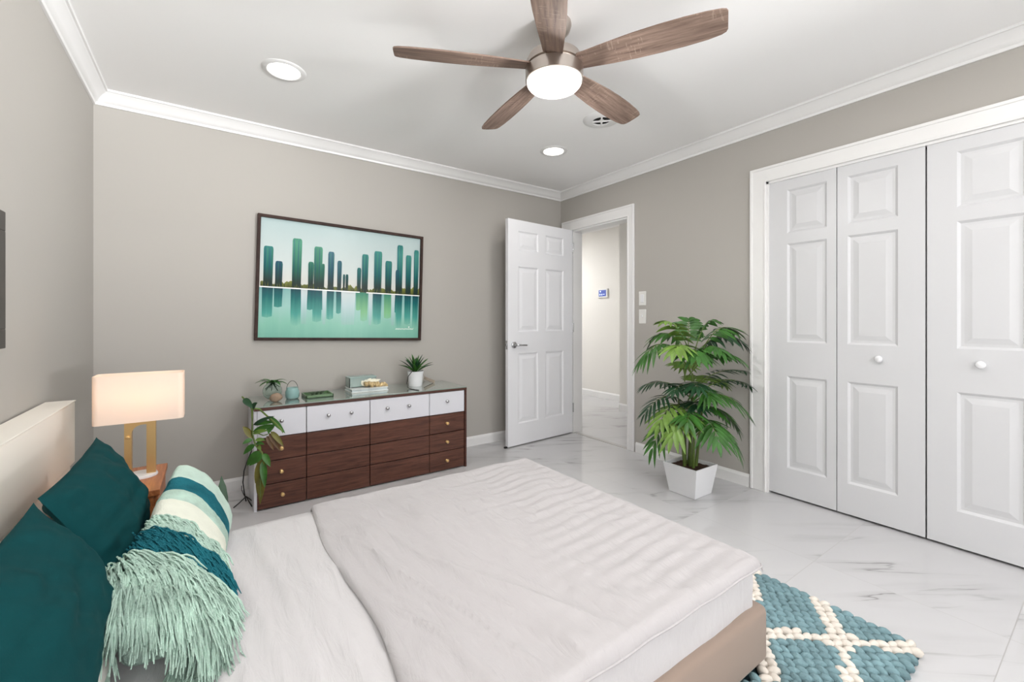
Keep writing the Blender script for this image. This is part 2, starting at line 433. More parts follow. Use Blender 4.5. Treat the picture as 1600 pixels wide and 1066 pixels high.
def casing(name, y0, y1, top, wside0, wside1, wtop, x=XR, t=0.018):
    mb = MB()
    def leg(a, b, inner):   # board with a raised outer band and an inner bead
        mb.box(x-t*0.7, x, a, b, 0, top+wtop, bev=0.003)
        o0, o1 = (a, a+0.018) if inner == 'hi' else (b-0.018, b)
        mb.box(x-t, x-t*0.5, o0, o1, 0, top+wtop, bev=0.004)
        i0, i1 = (b-0.012, b) if inner == 'hi' else (a, a+0.012)
        mb.box(x-t*0.9, x-t*0.5, i0, i1, 0, top, bev=0.003)
    leg(y0-wside0, y0, 'hi'); leg(y1, y1+wside1, 'lo')
    mb.box(x-t*0.7+.0005, x, y0-0.004, y1+0.004, top, top+wtop-.0005, bev=0.003)
    mb.box(x-t+.0004, x-t*0.5, y0-wside0+.0005, y1+wside1-.0005, top+wtop-0.018, top+wtop+.0005, bev=0.004)
    mb.box(x-t*0.9, x-t*0.5, y0, y1, top, top+0.012, bev=0.003)
    # jamb lining
    mb.box(x-0.002, x+0.12, y0-0.001, y0+0.014, 0, top); mb.box(x-0.002, x+0.12, y1-0.014, y1+0.001, 0, top)
    mb.box(x-0.002, x+0.12, y0, y1, top-0.014, top+0.001)
    return struct(name, mb, M['trim'])
casing('trim_5', CL0, CL1, CH, 0.1, 0.1, 0.098)
t6 = casing('trim_6', DO0, DO1, DH, 0.07, 0.145, 0.1)
obj('strike_plate', MB().box(XR+0.02, XR+0.05, DO0+0.0135, DO0+0.016, 0.87, 0.94, bev=0.001), M['chrome'], t6)
struct('trim_7', MB().box(XR+0.0, XR+0.045, DO0, DO1, 0, 0.003), mat('threshold_strip', (186, 183, 180), 0.25, bump=(40, 0.05, 0.0004)))

# ---------------------------------------------------------------- panelled doors
def panel_leaf(w, h, t, pans):
    mb = MB()
    xs = sorted({0, w, *[a for p in pans for a in (p[0], p[1])]}); zs = sorted({0, h, *[a for p in pans for a in (p[2], p[3])]})
    for side in (0, 1):
        y = 0 if side == 0 else t; sg = 1 if side == 0 else -1
        for i in range(len(xs)-1):
            for k in range(len(zs)-1):
                a, b, c, d = xs[i], xs[i+1], zs[k], zs[k+1]
                cx, cz = (a+b)/2, (c+d)/2
                if any(p[0] < cx < p[1] and p[2] < cz < p[3] for p in pans):
                    rings = [(0, 0), (0.006, 0.004), (0.012, 0.009), (0.022, 0.009), (0.027, 0.008), (0.052, 0.0025), (0.056, 0.0025)]
                    vs = []
                    for o, dp in rings: vs += [(a+o, y+sg*dp, c+o), (b-o, y+sg*dp, c+o), (b-o, y+sg*dp, d-o), (a+o, y+sg*dp, d-o)]
                    fs = [(r*4+q, r*4+(q+1) % 4, r*4+4+(q+1) % 4, r*4+4+q) for r in range(len(rings)-1) for q in range(4)]
                    fs.append(tuple(len(vs)-4+q for q in range(4)))
                    mb.add(vs, fs)
                else: mb.add([(a, y, c), (b, y, c), (b, y, d), (a, y, d)], [(0, 1, 2, 3)])
    for i in range(len(xs)-1):
        for z in (0, h): mb.add([(xs[i], 0, z), (xs[i+1], 0, z), (xs[i+1], t, z), (xs[i], t, z)], [(0, 1, 2, 3)])
    for k in range(len(zs)-1):
        for x in (0, w): mb.add([(x, 0, zs[k]), (x, t, zs[k]), (x, t, zs[k+1]), (x, 0, zs[k+1])], [(0, 1, 2, 3)])
    return mb
Z0 = 0.014
ZP = [(0.19-Z0, 0.775-Z0), (0.988-Z0, 1.613-Z0), (1.68-Z0, 1.955-Z0)]
LEAF = [(1.366, (0.115, 0.331), None), (0.983, (0.050, 0.272), 0.195), (0.597, (0.108, 0.330), 0.190), (0.214, (0.05, 0.265), None)]
for i, (y0, (a, b), kn) in enumerate(LEAF):
    d = panel_leaf(0.379, 2.010, 0.032, [(a, b, z0, z1) for z0, z1 in ZP])
    o = struct('door_%d' % (i+2), d, M['closet'], loc=(XR+0.006, y0, Z0), rot=(0, 0, -PI/2), smooth=12)
    if kn:
        kb = MB().lathe([(0, -0.032), (0.008, -0.0315), (0.0155, -0.028), (0.0185, -0.022), (0.016, -0.015), (0.009, -0.010), (0.008, -0.004), (0.012, 0), (0, 0)], (kn, 0, 0.916-Z0), 24, axis='y')
        k = obj('door_knob', kb, M['ceramic'], o, 60)
struct('trim_8', MB().box(XR+0.02, XR+0.06, CL0+.014, CL1-.014, CH-0.025, CH-0.0145), M['dark'])
# bedroom door, swung into the room
DW = 0.832; tip = Vector((2.152, 3.135, 0.012)); ang = math.atan2(0.068, DW)
ZD = [(0.19, 0.82), (1.012, 1.60), (1.745, 1.92)]
d = panel_leaf(DW, 2.015, 0.035, [(a, b, z0, z1) for a, b in ((0.118, 0.365), (0.455, 0.702)) for z0, z1 in ZD])
door = struct('door_1', d, M['door'], loc=tip, rot=(0, 0, ang), smooth=12)
hb = MB().lathe([(0, -0.014), (0.021, -0.014), (0.028, -0.010), (0.029, 0), (0, 0)], (0.066, 0, 0.897), 28, axis='y')
hb.tube([(0.066, -0.01, 0.897), (0.066, -0.045, 0.897), (0.075, -0.055, 0.897), (0.10, -0.056, 0.897), (0.15, -0.054, 0.894), (0.178, -0.050, 0.892)], [0.010, 0.009, 0.0095, 0.0085, 0.0075, 0.007], 10)
hb.lathe([(0, 0.049), (0.021, 0.049), (0.028, 0.045), (0.029, 0.035), (0, 0.035)], (0.066, 0, 0.897), 28, axis='y')
hb.tube([(0.066, 0.045, 0.897), (0.066, 0.08, 0.897), (0.075, 0.09, 0.897), (0.15, 0.09, 0.894), (0.178, 0.086, 0.892)], [0.010, 0.009, 0.0085, 0.0075, 0.007], 10)
obj('door_handle', hb, M['chrome'], door, 50)
obj('latch_plate', MB().box(-0.0015, 0.004, 0.006, 0.029, 0.86, 0.935, bev=0.001).box(-0.010, 0.002, 0.011, 0.024, 0.887, 0.908, bev=0.002), M['chrome'], door)
hg = MB()
for z in (0.2, 1.0, 1.8): hg.lathe([(0, 0), (0.007, 0), (0.007, 0.09), (0, 0.09)], (DW+0.004, -0.005, z), 12)
obj('hinge', hg, M['chrome'], door, 40)
obj('door_stop', MB().box(-0.025, 0.006, 0.01, 0.03, -0.011, 0.004, bev=0.003), M['black'], door)

# ---------------------------------------------------------------- ceiling fan
FX, FY = 1.254, 1.465
fan = thing('ceiling_fan', 'five-blade ceiling fan with wooden blades, brushed nickel motor and round lit dome', 'ceiling fan', (FX, FY, H))
C0 = (FX, FY, 0)
obj('canopy', MB().lathe([(0, H), (0.075, H), (0.076, H-0.012), (0.068, H-0.035), (0.045, H-0.052), (0.02, H-0.056), (0, H-0.056)], C0, 40), M['nickel'], fan, 40)
obj('downrod', MB().lathe([(0, H-0.05), (0.016, H-0.05), (0.016, 2.335), (0.03, 2.333), (0.036, 2.325), (0.036, 2.30), (0, 2.30)], C0, 24), M['nickel'], fan, 40)
obj('motor_housing', MB().lathe([(0, 2.312), (0.05, 2.312), (0.09, 2.304), (0.115, 2.29), (0.121, 2.276), (0.121, 2.252), (0.116, 2.249), (0.112, 2.249), (0.112, 2.242), (0, 2.242)], C0, 56), M['nickel'], fan, 35)
obj('light_kit', MB().lathe([(0.0, 2.243), (0.113, 2.243), (0.121, 2.240), (0.1275, 2.236), (0.1275, 2.186), (0.1255, 2.184), (0.121, 2.184), (0.121, 2.20), (0, 2.20)], C0, 56), M['nickel'], fan, 35)
obj('diffuser_dome', MB().lathe([(0.1205, 2.195), (0.1205, 2.183), (0.119, 2.172), (0.112, 2.163), (0.098, 2.158), (0.06, 2.154), (0, 2.153)], C0, 48), M['dome'], fan, 60)
lamp('fan_light', 'POINT', P_FAN, (1, 0.985, 0.965), fan, (FX, FY, 2.128), 0.04)
lamp('fan_light', 'AREA', 0.3*P_FAN, (1, 0.985, 0.965), fan, (FX, FY, 2.150), 0.22)
for k in range(5):
    an = math.radians(11+72*k)
    st = [(0.10, 0.042, 0.040), (0.16, 0.047, 0.046), (0.25, 0.057, 0.056), (0.35, 0.066, 0.063), (0.45, 0.070, 0.066), (0.54, 0.070, 0.066), (0.62, 0.066, 0.062), (0.668, 0.060, 0.054), (0.684, 0.054, 0.046), (0.690, 0.044, 0.034)]
    tl = -math.radians(13); mb = MB(); vs = []
    for r, wa, wb in st:
        for yy, zz in ((-wa, -0.003), (-wa*0.5, -0.0042), (0, -0.0045), (wb*0.5, -0.0042), (wb, -0.003), (wb, 0.003), (0, 0.0045), (-wa, 0.003)):
            vs.append((r, yy*math.cos(tl)-zz*math.sin(tl), yy*math.sin(tl)+zz*math.cos(tl)))
    n = 8; fs = [(i*n+q, i*n+(q+1) % n, (i+1)*n+(q+1) % n, (i+1)*n+q) for i in range(len(st)-1) for q in range(n)]
    fs += [tuple(range(n)), tuple(range((len(st)-1)*n, len(st)*n))]
    mb.add(vs, fs)
    obj('blade', mb, M['blade'], fan, 40, loc=(FX, FY, 2.2455), rot=(0, 0, an))
    br = MB().box(0.09, 0.15, -0.018, 0.018, 0.004, 0.009, bev=0.002)
    obj('blade_iron', br, M['nickel'], fan, None, loc=(FX, FY, 2.2455), rot=(0, 0, an))

# ---------------------------------------------------------------- recessed lights, vent
def downlight(x, y, label):
    t = thing('recessed_light', label, 'ceiling light', (x, y, H), 'recessed ceiling lights')
    obj('trim_ring', MB().lathe([(0.076, H-0.003), (0.082, H-0.007), (0.10, H-0.005), (0.106, H-0.0005), (0.106, H), (0.07, H)], (x, y, 0), 48), M['trim'], t, 40)
    obj('diffuser', MB().lathe([(0.077, H-0.0045), (0.04, H-0.0055), (0, H-0.006)], (x, y, 0), 40), M['lit'], t, 60)
    lamp('recessed_lamp', 'AREA', P_DOWN, (1, 0.97, 0.93), t, (x, y, H-0.012), 0.14)
downlight(0.325, 2.552, 'round recessed ceiling light nearer the left wall, above the city painting')
downlight(2.19, 2.565, 'round recessed ceiling light nearer the open door, beyond the fan')
downlight(0.325, 0.30, 'round recessed ceiling light above the near side of the bed')
downlight(2.19, 0.30, 'round recessed ceiling light in front of the closet doors')
VX, VY = 2.105, 1.985
vent = thing('ceiling_vent', 'white round ceiling air vent with dark slots, half hidden by a fan blade', 'vent', (VX, VY, H))
obj('vent_ring', MB().lathe([(0.055, H-0.006), (0.06, H-0.012), (0.088, H-0.012), (0.118, H-0.003), (0.12, H), (0.055, H)], (VX, VY, 0), 40), M['trim'], vent, 40)
obj('vent_opening', MB().lathe([(0.056, H-0.002), (0, H-0.002)], (VX, VY, 0), 40), M['dark'], vent)
vb = MB()
for k in range(4):
    a = PI/4+k*PI/2; c, s_ = math.cos(a), math.sin(a)
    vb.tube([(VX, VY, H-0.010), (VX+c*0.058, VY+s_*0.058, H-0.010)], 0.006, 6)
vb.lathe([(0, H-0.014), (0.016, H-0.012), (0.018, H-0.006), (0, H-0.006)], (VX, VY, 0), 20)
obj('vent_spider', vb, M['trim'], vent, 40)

# ---------------------------------------------------------------- wall plates, thermostat
def plate(z, label, kind):
    y = 2.362
    t = thing('light_switch', label, 'switch', (XR, y, z), 'light switches by the door')
    obj('wall_plate', MB().box(XR-0.006, XR, y-0.036, y+0.036, z-0.06, z+0.06, bev=0.003), M['whiteplastic'], t)
    if kind == 'rocker': obj('rocker', MB().box(XR-0.010, XR-0.004, y-0.017, y+0.017, z-0.034, z+0.034, bev=0.003), M['ceramic'], t)
    else: obj('toggle', MB().box(XR-0.016, XR-0.004, y-0.004, y+0.004, z-0.006, z+0.014, bev=0.002), M['ceramic'], t)
plate(1.312, 'upper white wall switch plate with a flat rocker, beside the doorway', 'rocker')
plate(1.160, 'lower white wall switch plate with a small toggle, beside the doorway', 'toggle')
t = thing('thermostat', 'white wall thermostat with a blue screen on the hallway wall', 'thermostat', (4.68, 4.37, 1.52))
obj('case', MB().box(4.655, 4.68, 4.28, 4.465, 1.455, 1.585, bev=0.005), M['whiteplastic'], t)
obj('screen', MB().box(4.6535, 4.657, 4.305, 4.445, 1.475, 1.565, bev=0.001), M['screen'], t)
gb = MB()
for a, b, c, d in ((4.40, 4.425, 1.535, 1.555), (4.41, 4.43, 1.49, 1.515), (4.375, 4.392, 1.49, 1.512), (4.33, 4.36, 1.50, 1.508)): gb.box(4.6528, 4.6540, a, b, c, d)
obj('display_digits', gb, M['glyph'], t)

# ---------------------------------------------------------------- hall lamp (ceiling light of the hall, out of view)
t = thing('hall_light', 'round ceiling light of the hallway beyond the open door', 'ceiling light', (3.55, 5.2, H))
obj('diffuser', MB().lathe([(0, H-0.05), (0.12, H-0.045), (0.15, H-0.02), (0.15, H), (0, H)], (3.55, 5.2, 0), 32), M['lit'], t, 40)
lamp('hall_lamp', 'AREA', P_HALL, (0.98, 0.99, 1.0), t, (3.55, 5.2, H-0.055), 0.25)

# ---------------------------------------------------------------- painting of towers over water
PCX, PCZ, PW, PH = 0.8555, 1.4065, 1.19, 0.86
R_ = Matrix.Rotation(math.radians(1.45), 4, 'Y')
pt = thing('painting', 'framed painting of teal towers reflected in green water above the dresser', 'painting', (PCX, YB, PCZ))
def pobj(name, mb, mats, smooth=None):
    o = obj(name, mb, mats, pt, smooth, loc=(PCX, YB, PCZ), rot=(0, math.radians(1.45), 0)); return o
fb = MB(); FW, FT = 0.020, 0.034
for a, b, c, d in ((-PW/2, PW/2, PH/2-FW, PH/2), (-PW/2, PW/2, -PH/2, -PH/2+FW), (-PW/2, -PW/2+FW, -PH/2+FW, PH/2-FW), (PW/2-FW, PW/2, -PH/2+FW, PH/2-FW)):
    fb.box(a, b, -FT, -0.001, c, d, bev=0.0025)
pobj('frame', fb, M['frameb'])
iw, ih = PW/2-FW+0.001, PH/2-FW+0.001
def tw_mat(name, a, b): return paint_mat(name, [(0.0, (30, 46, 40)), (0.25, a), (0.7, b), (1.0, a)], 2, -0.02, 0.40, 0.5, (150, 1, 2))
pm = [paint_mat('painted_sky', [(0.0, (206, 204, 196)), (0.35, (196, 205, 203)), (1.0, (174, 193, 193))], 2, -0.06, 0.42, 0.15, (4, 1, 9)),
      paint_mat('painted_water', [(0.0, (118, 176, 158)), (0.3, (132, 188, 168)), (0.62, (150, 192, 184)), (1.0, (120, 166, 164))], 2, -0.42, -0.06, 0.5, (14, 1, 1.2)),
      tw_mat('painted_teal_tower', (24, 92, 92), (66, 138, 130)), tw_mat('painted_green_tower', (38, 100, 82), (86, 150, 124)), tw_mat('painted_blue_tower', (30, 74, 92), (72, 116, 130)),
      paint_mat('painted_reeds', [(0.0, (40, 44, 28)), (0.5, (112, 118, 52)), (1.0, (186, 180, 110))], 2, -0.085, 0.05, 0.9, (90, 1, 12)),
      mat('painted_shoreline', (240, 240, 236), 0.25),
      paint_mat('painted_reflection', [(0.0, (132, 188, 168)), (0.35, (70, 150, 138)), (0.8, (20, 96, 96)), (1.0, (22, 70, 80))], 2, -0.33, -0.07, 0.4, (60, 1, 2)),
      paint_mat('painted_pale_reflection', [(0.0, (126, 180, 160)), (0.35, (152, 188, 184)), (0.7, (180, 200, 202)), (1.0, (196, 206, 206))], 2, -0.36, -0.07, 0.3, (30, 1, 2)),
      mat('signature_paint', (244, 244, 240), 0.3),
      paint_mat('painted_green_reflection', [(0.0, (132, 188, 168)), (0.5, (120, 180, 130)), (1.0, (60, 130, 104))], 2, -0.34, -0.07, 0.3, (50, 1, 2))]
cv = MB(); layer = [0]
# zoomed photo crop (4.633 px per px) to canvas fractions
L0, T0, Rr, B0 = 112, 90, 1282, 965
def fx(x): return -iw+2*iw*(x-L0)/(Rr-L0)
def fz(x, y):    # the picture is sheared by the perspective of the wall: top and bottom edges of the crop
    f = (x-L0)/(Rr-L0); top = 90+f*(255-90); bot = 965+f*(960-965)
    return ih-2*ih*(y-top)/(bot-top)
def quad(pts, mi):
    layer[0] += 1; y = -0.014-0.00004*layer[0]
    cv.add([(a, y, b) for a, b in pts], [tuple(range(len(pts)))], mi)
SH = lambda x: fz(x, 595+(x-112)*0.0555)      # shoreline
quad([(-iw, -0.09), (iw, -0.09), (iw, ih), (-iw, ih)], 0)
quad([(-iw, -ih), (iw, -ih), (iw, SH(1282)), (-iw, SH(112))], 1)
TW = [(135, 195, 302, 2), (208, 255, 410, 4), (314, 376, 245, 3), (420, 458, 413, 3), (458, 516, 303, 3), (512, 533, 427, 3), (555, 599, 339, 4), (622, 654, 404, 4), (664, 680, 503, 2), (683, 704, 503, 2), (768, 799, 455, 2), (803, 853, 358, 2), (898, 960, 337, 2), (988, 1042, 408, 2), (1084, 1132, 296, 2), (1074, 1106, 473, 4), (1158, 1206, 370, 2), (1228, 1270, 335, 2)]
for a, b, c, m in TW:     # reflections first
    x0, x1 = fx(a-4), fx(b+4); zt = SH((a+b)/2); ln = min(0.27, (fz((a+b)/2, c)-zt)*0.75)
    quad([(x0, zt), (x1, zt), (x1-0.003, zt-ln*0.95), ((x0+x1)/2, zt-ln), (x0+0.003, zt-ln*0.97)], 10 if 760 < a < 1000 and a != 898 else 7)
for a, b in ((376, 420), (520, 552), (655, 760), (860, 892), (1042, 1074)):
    quad([(fx(a), SH(a)), (fx(b), SH(b)), (fx(b)-.006, SH(b)-0.25), (fx(a)+.006, SH(a)-0.25)], 8)
rng = random.Random(3)
pts = []                   # reed bank behind the towers
for i in range(121):
    x = 120+i*(1280-120)/120
    hgt = 22+46*max(0, mnoise.noise(Vector((x*0.013, 1.7, 0)))+0.35)+rng.uniform(-8, 14)
    if 540 < x < 700: hgt *= 0.5
    pts.append((fx(x), SH(x)+hgt*2*ih/800))
quad([(fx(120), SH(120)), ]+pts+[(fx(1280), SH(1280))], 5)
for a, b, c, m in TW:
    x0, x1 = fx(a), fx(b); zt = fz((a+b)/2, c); zb = SH((a+b)/2)+0.002; r = min(0.010, (x1-x0)*0.3)
    quad([(x0+0.002, zb), (x1-0.002, zb), (x1, zt-0.02), (x1-r*0.3, zt-r*0.5), (x1-r, zt), (x0+r, zt), (x0+r*0.3, zt-r*0.5), (x0, zt-0.02)], m)
    nline = 4 if x1-x0 > 0.03 else 2      # paler and darker vertical brush strokes
    for k in range(nline):
        xx = x0+(x1-x0)*(k+0.6)/(nline+0.3); wd = (x1-x0)*0.07
        quad([(xx, zb+0.01), (xx+wd, zb+0.01), (xx+wd, zt-0.012), (xx, zt-0.012)], 3 if k % 2 else 4)
for i in range(150):       # reed blades in front of the towers
    x = rng.uniform(125, 1275); b = SH(x); hh = rng.uniform(0.012, 0.045)
    if 540 < x < 690 and rng.random() < 0.7: continue
    dx = rng.uniform(-0.008, 0.008)
    quad([(fx(x)-0.002, b), (fx(x)+0.002, b), (fx(x)+dx, b+hh)], 5)
for a, b in ((112, 790), (840, 1282)):
    quad([(fx(a), SH(a)-0.0045), (fx(b), SH(b)-0.0045), (fx(b), SH(b)+0.0035), (fx(a), SH(a)+0.0035)], 6)
px = 1080                  # scrawled signature
while px < 1225:
    h1 = rng.uniform(-4, 5)
    quad([(fx(px), fz(px, 899+h1)), (fx(px+9), fz(px, 897-h1)), (fx(px+9), fz(px, 893-h1)), (fx(px), fz(px, 895+h1))], 9); px += 8
quad([(fx(1188), fz(1188, 882)), (fx(1196), fz(1196, 876)), (fx(1200), fz(1200, 884)), (fx(1192), fz(1192, 888))], 9)
pobj('canvas', cv, pm)
pobj('backing', MB().box(-iw, iw, -0.012, -0.003, -ih, ih), M['black'])

# ---------------------------------------------------------------- framed picture on the left wall (only its edge is seen)
t = thing('picture_frame', 'dark edge of a framed picture on the left wall above the headboard', 'picture frame', (XL, 1.5, 1.25))
fb = MB(); y0, y1, z0, z1 = 0.95, 2.0, 1.04, 1.462
for a, b, c, d in ((y0, y1, z1-.06, z1), (y0, y1, z0, z0+.06), (y0, y0+.06, z0+.06, z1-.06), (y1-.06, y1, z0+.06, z1-.06)): fb.box(XL+.001, XL+0.025, a, b, c, d, bev=0.002)
obj('frame', fb, M['framek'], t)
obj('print', MB().box(XL+.002, XL+0.018, y0+.059, y1-.059, z0+.059, z1-.059), mat('pale_print', (206, 212, 208), 0.6, var=0.1), t)

# ---------------------------------------------------------------- dresser
DX0, DX1, DY0, DY1, DZ = 0.217, 1.632, 2.945, 3.37, 0.617
dr = thing('dresser', 'low walnut dresser with white top drawers and a green glass top under the painting', 'dresser', ((DX0+DX1)/2, (DY0+DY1)/2, 0))
bd = MB()
bd.box(DX0+0.004, DX1-0.004, DY0+0.02, DY1, 0.03, 0.575)
obj('body', bd, M['walnutedge'], dr)
obj('side_panel', MB().box(DX0, DX0+0.016, DY0+0.002, DY1, 0, 0.592, bev=0.0015), M['drawer_white'], dr, label='white left side panel')
obj('side_panel', MB().box(DX1-0.016, DX1, DY0-0.004, DY1, 0, 0.592, bev=0.0015), M['walnutedge'], dr)
obj('top_board', MB().box(DX0, DX1, DY0-0.006, DY1, 0.592, 0.610, bev=0.0015), M['walnutedge'], dr)
obj('glass_top', MB().box(DX0, DX1, DY0-0.006, DY1, 0.610, DZ, bev=0.001), M['glasstop'], dr)
obj('plinth', MB().box(DX0+0.016, DX1-0.016, DY0+0.03, DY1-0.02, 0, 0.03), M['black'], dr)
cols = [DX0+0.016, 0.499, 0.893, 1.325, DX1-0.018]
rows = [(0.428, 0.591), (0.288, 0.425), (0.150, 0.285), (0.008, 0.147)]
KN = {(0, 0): [0.36], (1, 0): [0.627, 0.768], (2, 0): [1.009, 1.165], (3, 0): [1.464], (0, 1): [0.36], (0, 2): [0.36], (0, 3): [0.366], (3, 1): [1.464], (3, 2): [1.464], (3, 3): [1.463]}
for ci in range(4):
    for ri, (z0, z1) in enumerate(rows):
        g = 0.0016 if ci != 1 else 0.003
        fr = MB().box(cols[ci]+g, cols[ci+1]-g, DY0, DY0+0.02, z0+.0012, z1-.0012, bev=0.002)
        f = obj('drawer', fr, M['drawer_white'] if ri == 0 else M['walnut'], dr, label='white drawer front' if ri == 0 else None)
        for kx in KN.get((ci, ri), []):
            kz = (z0+z1)/2+0.012 if ri == 0 else (z0+z1)/2
            kb = MB().lathe([(0, -0.024), (0.008, -0.0235), (0.0115, -0.020), (0.0115, -0.015), (0.007, -0.011), (0.005, -0.004), (0.009, 0), (0, 0)], (kx, DY0, kz), 18, axis='y')
            obj('knob', kb, M['chrome'] if ri == 0 else M['brass'], f, 50)

# ---------------------------------------------------------------- leaf builders
def bez(a, b, c, t): return a*((1-t)**2)+b*(2*t*(1-t))+c*(t*t)
def blade_leaf(mb, base, tip, width, sag=0.0, fold=0.25, n=7, nrm=None, mi=0, peak=0.4):
    base, tip = Vector(base), Vector(tip); L = (tip-base).length
    mid = (base+tip)/2+Vector((0, 0, sag)); vs = []; fs = []
    for i in range(n):
        t = i/(n-1); p = bez(base, mid, tip, t)
        tg = (bez(base, mid, tip, min(1, t+.05))-bez(base, mid, tip, max(0, t-.05))).normalized()
        up = Vector(nrm) if nrm is not None else Vector((0, 0, 1))
        sd = tg.cross(up)
        if sd.length < 1e-3: sd = tg.orthogonal()
        sd.normalize(); un = sd.cross(tg).normalized()
        wd = width*max(0.03, (math.sin(PI*min(1, t**(math.log(0.5)/math.log(peak)))))**0.8)*0.5
        vs += [p-sd*wd+un*wd*fold, p, p+sd*wd+un*wd*fold]
    for i in range(n-1):
        fs += [(i*3, i*3+1, i*3+4, i*3+3), (i*3+1, i*3+2, i*3+5, i*3+4)]
    mb.add(vs, fs, mi)
def frond(mb, base, tip, rise, nl, ll, lw, start=0.35, spread=1.0, droop=0.35, up=None, rng=random):
    base, tip = Vector(base), Vector(tip)
    mid = (base+tip)/2+Vector((0, 0, rise))
    path = [bez(base, mid, tip, i/12) for i in range(13)]
    mb.tube(path, [0.0042*(1-0.7*i/12) for i in range(13)], 5, mi=1)
    for i in range(nl):
        t = start+(1-start)*(i/(nl-1))
        p = bez(base, mid, tip, t); tg = (bez(base, mid, tip, min(1, t+.03))-bez(base, mid, tip, max(0, t-.03))).normalized()
        u = Vector(up).normalized() if up is not None else Vector((0, 0, 1))
        sd = tg.cross(u); sd = sd.normalized() if sd.length > 1e-3 else tg.orthogonal().normalized()
        un = sd.cross(tg).normalized()
        sc = math.sin(PI*(0.22+0.66*(i/(nl-1))))**0.8
        for sgn in (-1, 1):
            if i == nl-1 and sgn == 1: continue
            L = ll*sc*rng.uniform(0.85, 1.1)
            k = 0.30+0.75*(i/(nl-1))**2.0
            dr_ = (sd*sgn*spread*(1-0.55*(i/(nl-1))**2)+tg*k+un*0.15).normalized()
            if i == nl-1: dr_ = tg
            tp = p+dr_*L+Vector((0, 0, -droop*L*rng.uniform(0.6, 1.2)))
            blade_leaf(mb, p, tp, lw*rng.uniform(0.85, 1.15), sag=L*0.12, fold=0.3, nrm=un)

# camera helper for placing bushy foliage at a chosen distance: gives real world points
cY, sY = math.cos(YAW), math.sin(YAW)
def at(px, py, d):
    cx = (px-800)/677.0; u = (501-py)/677.0
    return Vector(((cY*cx+sY)*d, (-sY*cx+cY)*d, 1.126+u*d))

# ---------------------------------------------------------------- big palm in a square white pot
PX, PY = 2.59, 1.66
pl = thing('potted_palm', 'tall leafy palm in a square white pot on the floor beside the closet', 'potted plant', (PX, PY, 0))
def sq_ring(h, z): return [(PX-h, PY-h, z), (PX+h, PY-h, z), (PX+h, PY+h, z), (PX-h, PY+h, z)]
pb = MB(); vs = []
rings = [(0.090, 0.0), (0.093, 0.002), (0.121, 0.190), (0.119, 0.193), (0.112, 0.193), (0.110, 0.190), (0.107, 0.165)]
for h, z in rings: vs += sq_ring(h, z)
pb.add(vs, [(r*4+q, r*4+(q+1) % 4, r*4+4+(q+1) % 4, r*4+4+q) for r in range(len(rings)-1) for q in range(4)]+[(3, 2, 1, 0), tuple(len(vs)-4+q for q in range(4))])
pot = obj('pot', pb, M['ceramic'], pl)
bv = pot.modifiers.new('bevel', 'BEVEL'); bv.width = 0.004; bv.segments = 2; bv.limit_method = 'ANGLE'; bv.angle_limit = 0.6
def soilf(u, v): 
    x, y = -0.107+0.214*u, -0.107+0.214*v
    return (PX+x, PY+y, 0.172+0.008*mnoise.noise(Vector((x*40, y*40, 0)))-0.02*max(abs(x), abs(y)))
obj('soil', MB().grid(16, 16, soilf), M['soil'], pl, 60)
rp = random.Random(11)
stems = []
for k, (dx, dy, hx, hy, hz) in enumerate([(0, 0, 0.01, -0.01, 0.78), (-0.03, 0.02, -0.07, 0.04, 0.62), (0.035, -0.02, 0.08, -0.05, 0.66), (0.0, 0.035, 0.03, 0.06, 0.55), (-0.02, -0.035, -0.05, -0.06, 0.48), (0.03, 0.03, 0.06, 0.03, 0.5)]):
    path = [Vector((PX+dx+(hx-dx)*t, PY+dy+(hy-dy)*t, 0.165+(hz-0.165)*t)) for t in [i/6 for i in range(7)]]
    obj('stem', MB().tube(path, [0.011, 0.010, 0.009, 0.008, 0.007, 0.006, 0.005], 7), M['stem'], pl, 60); stems.append(path)
